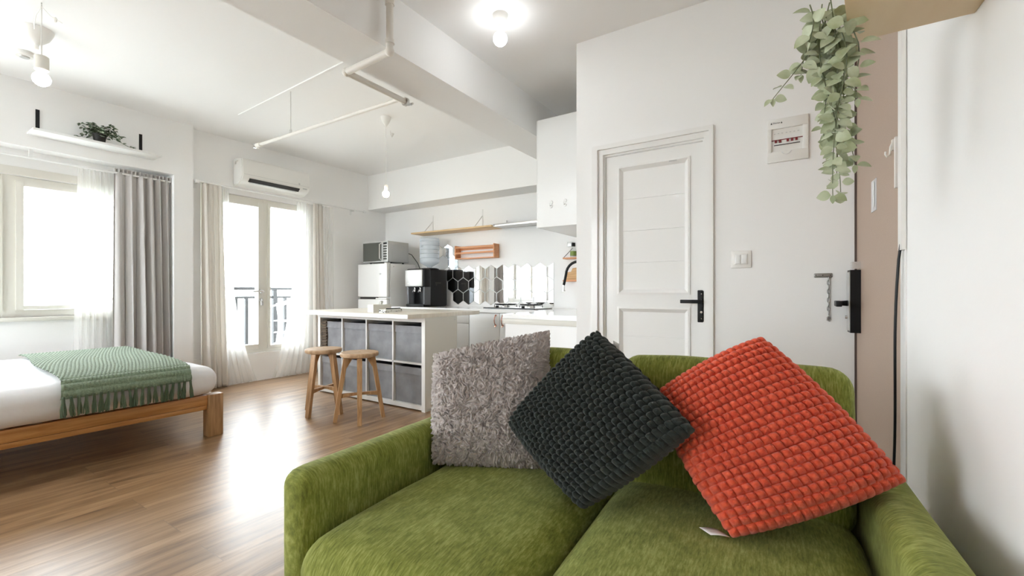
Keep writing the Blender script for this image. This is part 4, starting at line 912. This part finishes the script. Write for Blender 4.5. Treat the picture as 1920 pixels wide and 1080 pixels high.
b = B().tube([(-.083, YD - .014, 1.818), (-.075, YD - .017, 1.806), (-.062, YD - .018, 1.802), (-.048, YD - .017, 1.808), (-.040, YD - .014, 1.82)], .0022, 8); b.done('thumb_notch', 'whiteg', bk)
text('Domae', (-.108, YD - .0145, 1.98), FACE_NEGY, .011, 'dark', bk)
for x in (-.133, -.085): B().prism([(x - .004, 1.975), (x + .004, 1.975), (x, 1.985)], YD - .0148, YD - .014).done('triangle_mark', 'dark', bk, smooth=False)
dc = thing('door_chain', 'steel security chain hanging from its slotted plate left of the taupe door', 'door chain', (.1, YD, .9))
B().box(.062, .142, YD - .006, YD, 1.128, 1.150, .004).done('slotted_plate', 'dsteel', dc)
for x in (.070, .10, .133): B().lathe([(.003, 0), (.003, -.002)], (x, YD - .006, 1.139), 8, 'y').done('screw', 'dark', dc)
for k in range(9):
    z = 1.122 - k * .0225; r1, r2 = .005, .0125; P = []
    for a in range(0, 361, 30): P.append((.124 + (r1 * math.cos(R(a)) if k % 2 else .001), YD - .008 + (0 if k % 2 else r1 * math.cos(R(a))), z + r2 * math.sin(R(a))))
    B().tube(P, .0024, 6).done('chain_link', 'dsteel', dc)
B().lathe([(.009, 0), (.009, -.006), (.005, -.01)], (.125, YD - .002, .915), 14, 'y').tube([(.125, YD - .006, .925), (.118, YD - .008, .905), (.130, YD - .008, .900)], .003, 6).done('end_knob', 'dsteel', dc)

# ------------------------------------------------------------ high shelf and hanging eucalyptus
hs = thing('high_shelf', 'tan board shelf high on the right wall above the sofa', 'shelf', (.2, 1.2, 1.68))
B().prism([(.105, 1.41), (wr(1.41) - .001, 1.41), (wr(.3) - .001, .30), (-.02, .30), (.075, 1.15)], 1.68, 1.71, 'z').done('board', 'tan', hs, smooth=False)
B().prism([(.11, 1.40), (.13, 1.40), (.0, .32), (-.01, .32), (.08, 1.15)], 1.71, 1.76, 'z').done('front_lip', 'tan', hs, smooth=False)
eu = thing('hanging_eucalyptus', 'trailing artificial eucalyptus garland hanging from the corner of the high shelf', 'plant', (.05, 1.3, 1.72))
rnd = random.Random(21)
# strands: start (x,y,z), end (x,y,z), sway
strands = [((.06, 1.32, 1.75), (-.058, 1.33, 1.545), .03), ((.04, 1.33, 1.75), (.062, 1.36, 1.43), .012), ((.055, 1.35, 1.75), (.075, 1.37, 1.42), -.010),
           ((.075, 1.34, 1.75), (.088, 1.35, 1.345), .012), ((.085, 1.30, 1.75), (.132, 1.30, 1.50), .02), ((.10, 1.36, 1.74), (.10, 1.37, 1.36), -.012),
           ((.06, 1.30, 1.75), (.075, 1.31, 1.28), .010), ((.045, 1.31, 1.75), (.066, 1.33, 1.40), -.012), ((.09, 1.29, 1.74), (.088, 1.31, 1.44), .015),
           ((.02, 1.30, 1.75), (.012, 1.33, 1.60), .01), ((.07, 1.36, 1.75), (.075, 1.37, 1.30), -.010)]
for si, (a, e, sw_) in enumerate(strands):
    a, e = Vector(a), Vector(e); n = max(6, int((a.z - e.z) / .028)); P = []
    a.x = min(a.x, .07); a.z = 1.70 if a.x > .06 else a.z
    for k in range(n + 1):
        t = k / n; p = a.lerp(e, t); p.x += sw_ * math.sin(t * math.pi * 1.5) ; p.y += .012 * math.sin(t * 5 + si)
        if si == 0: p.x = a.x + (e.x - a.x) * (t ** 1.3); p.z = a.z + (e.z - a.z) * (t ** .85)
        P.append(p)
    st_ = B().tube(P, .0016, 6, .0010).done('stem', 'stem', eu)
    bl = B()
    for k in range(1, n + 1):
        t = k / n; d = (P[k] - P[k - 1]).normalized(); ang = k * 1.4 + si * 2
        for s in (0, math.pi):
            v = Vector((math.cos(ang + s), math.sin(ang + s) * .45, rnd.uniform(-.75, .35))); L_ = rnd.uniform(.026, .041) * (1.15 - .35 * t); 
            nr = Vector((rnd.uniform(-.5, .5), -1, rnd.uniform(-.2, 1.1)))
            leaf(bl, P[k] + v.normalized() * .004, v, L_, L_ * rnd.uniform(.62, .92), tuple(nr), .12)
    leaf(bl, P[-1], (0, 0, -1), .02, .012, (0, -1, 0))
    bl.done('leaves', 'leaf', st_, angle=180)

# ------------------------------------------------------------ sofa
sf = thing('sofa', 'green chenille two-seat sofa in the foreground against the right wall', 'sofa', (-1.19, .665, 0), R(3.5))
Tm = Matrix.Translation
def part(b, name, m, par=sf, ang=180): return b.done(name, m, par, local=True, angle=ang)
def arm(u0, u1):
    b = roundbox((u1 - u0) / 2, .50, .255, .048, 20, 0, .002); return xform(b, Tm(((u0 + u1) / 2, .50, .318)))
part(arm(0, .115), 'armrest', 'sofav'); part(arm(1.375, 1.482), 'armrest', 'sofav')
part(xform(roundbox(.68, .44, .08, .02, 10), Tm((.745, .48, .15))), 'seat_base', 'sofau')
b = roundbox(.300, .43, .105, .075, 26, .030, .004, 1); part(xform(b, Tm((.415, .385, .318))), 'seat_cushion', 'sofau')
b = roundbox(.335, .43, .105, .075, 26, .030, .004, 5); part(xform(b, Tm((1.045, .385, .318))), 'seat_cushion', 'sofau')
part(xform(roundbox(.65, .05, .28, .03, 10), Tm((.712, .985, .38))), 'back_frame', 'sofau')
for u0, u1, sd in ((.118, .713, 3), (.715, 1.372, 8)):
    b = roundbox((u1 - u0) / 2, .115, .225, .06, 24, .012, .004, sd)
    part(xform(b, Tm(((u0 + u1) / 2, .86, .595)) @ Matrix.Rotation(R(-9), 4, 'X')), 'back_cushion', 'sofau')
for u_ in (.06, 1.42):
    for v_ in (.08, .92): part(B().lathe([(.022, 0), (.028, .075)], (u_, v_, 0), 16), 'leg', 'acacia')

# ------------------------------------------------------------ cushions on the sofa
def pillow(c4, T, n, kind, pinch=-.02, nb=(21, 21)):
    """c4: corners in world space (bl, br, tr, tl) as seen; grid front and back meeting at the seam"""
    bl_, br_, tr_, tl_ = [Vector(c) for c in c4]
    N_ = ((br_ - bl_).cross(tl_ - bl_) + (tl_ - tr_).cross(br_ - tr_)).normalized()
    if N_.y > 0: N_ = -N_
    cen = (bl_ + br_ + tr_ + tl_) / 4
    def mk(sgn):
        def fn(u, v):
            # edges pulled in between the corners
            uu, vv = u, v
            pv = 1 - pinch * (1 - (2 * u - 1) ** 2)
            uu = .5 + (u - .5) * (1 - pinch * (1 - (2 * v - 1) ** 2)); vv = .5 + (v - .5) * pv
            p = (bl_ * (1 - uu) + br_ * uu) * (1 - vv) + (tl_ * (1 - uu) + tr_ * uu) * vv
            eu_, ev = 1 - abs(2 * u - 1) ** 3.2, 1 - abs(2 * v - 1) ** 3.2
            h = T * (max(eu_, 0) * max(ev, 0)) ** .5
            q = p + N_ * h * sgn
            edge = min(1, 14 * min(u, 1 - u, v, 1 - v))
            if kind == 'bubble':
                a = (1 - abs(2 * ((v * nb[1]) % 1) - 1) ** 2.1) ** .5; row = int(v * nb[1])
                w = u * nb[0] + .22 * noise.noise(Vector((row * 3.1, u * 3, 0))) + (.5 if row % 2 else 0) * .5
                c = (1 - abs(2 * (w % 1) - 1) ** 2.2) ** .5; hb_ = a * (.15 + .85 * c)
                q += N_ * sgn * (.021 * hb_) * (.35 + .65 * edge) ; out = (p - cen).normalized(); q += out * (1 - edge) * .006 * hb_
                pass
            else:
                P3 = Vector((u * 23, v * 23, sgn * 3)); wv = noise.noise_vector(P3 * .6) * 2.2
                r1 = 1 - abs(noise.noise(P3 * 1.5 + wv)) * 2.2; r2 = noise.noise(P3 * 3.6)
                k = (.0105 * r1 + .002 * r2); out = (p - cen).normalized(); q += N_ * sgn * k * (.4 + .6 * edge) + out * (1 - edge) * (.006 + 1.1 * k)
            return q
        return fn
    b = B(); b.grid(mk(1), n, n); b.grid(mk(-1), n // 2, n // 2)
    bmesh.ops.remove_doubles(b.bm, verts=b.bm.verts[:], dist=.0002)
    return b, N_
b, N1 = pillow([(-1.075, 1.165, .458), (-.735, 1.335, .452), (-.800, 1.485, .895), (-1.195, 1.30, .80)], .075, 250, 'fur', pinch=0)
tag(b.done('grey_cushion', 'fur', angle=180), 'fluffy light grey sherpa cushion leaning at the left end of the sofa', 'cushion')
b, N2 = pillow([(-.500, 1.125, .460), (-.222, 1.18, .708), (-.570, 1.405, .918), (-.842, 1.285, .597)], .066, 300, 'bubble', nb=(20, 22), pinch=-.03)
o = tag(b.done('dark_green_cushion', 'dgreen', angle=180), 'dark green bobbled cushion standing on its corner in the middle of the sofa', 'cushion')
b = B().grid(lambda u, v: (-.520 + .022 * u, 1.425 - .004 * v, .845 + .045 * v - .01 * u), 3, 3); t_ = b.done('care_label', 'tagm', o); t_.modifiers.new('thickness', 'SOLIDIFY').thickness = .001
b, N3 = pillow([(-.135, 1.175, .466), (.205, 1.36, .612), (-.093, 1.44, .920), (-.375, 1.345, .735)], .080, 300, 'bubble', nb=(20, 21), pinch=-.06)
o = tag(b.done('orange_cushion', 'orange', angle=180), 'orange bobbled cushion standing on its corner by the right arm of the sofa', 'cushion')
b = B().grid(lambda u, v: (-.172 - .040 * u + .03 * v, 1.205 - .015 * u - .022 * v, .462 + .002 * math.sin(u * 3)), 4, 3); t_ = b.done('care_label', 'tagm', o); t_.modifiers.new('thickness', 'SOLIDIFY').thickness = .001
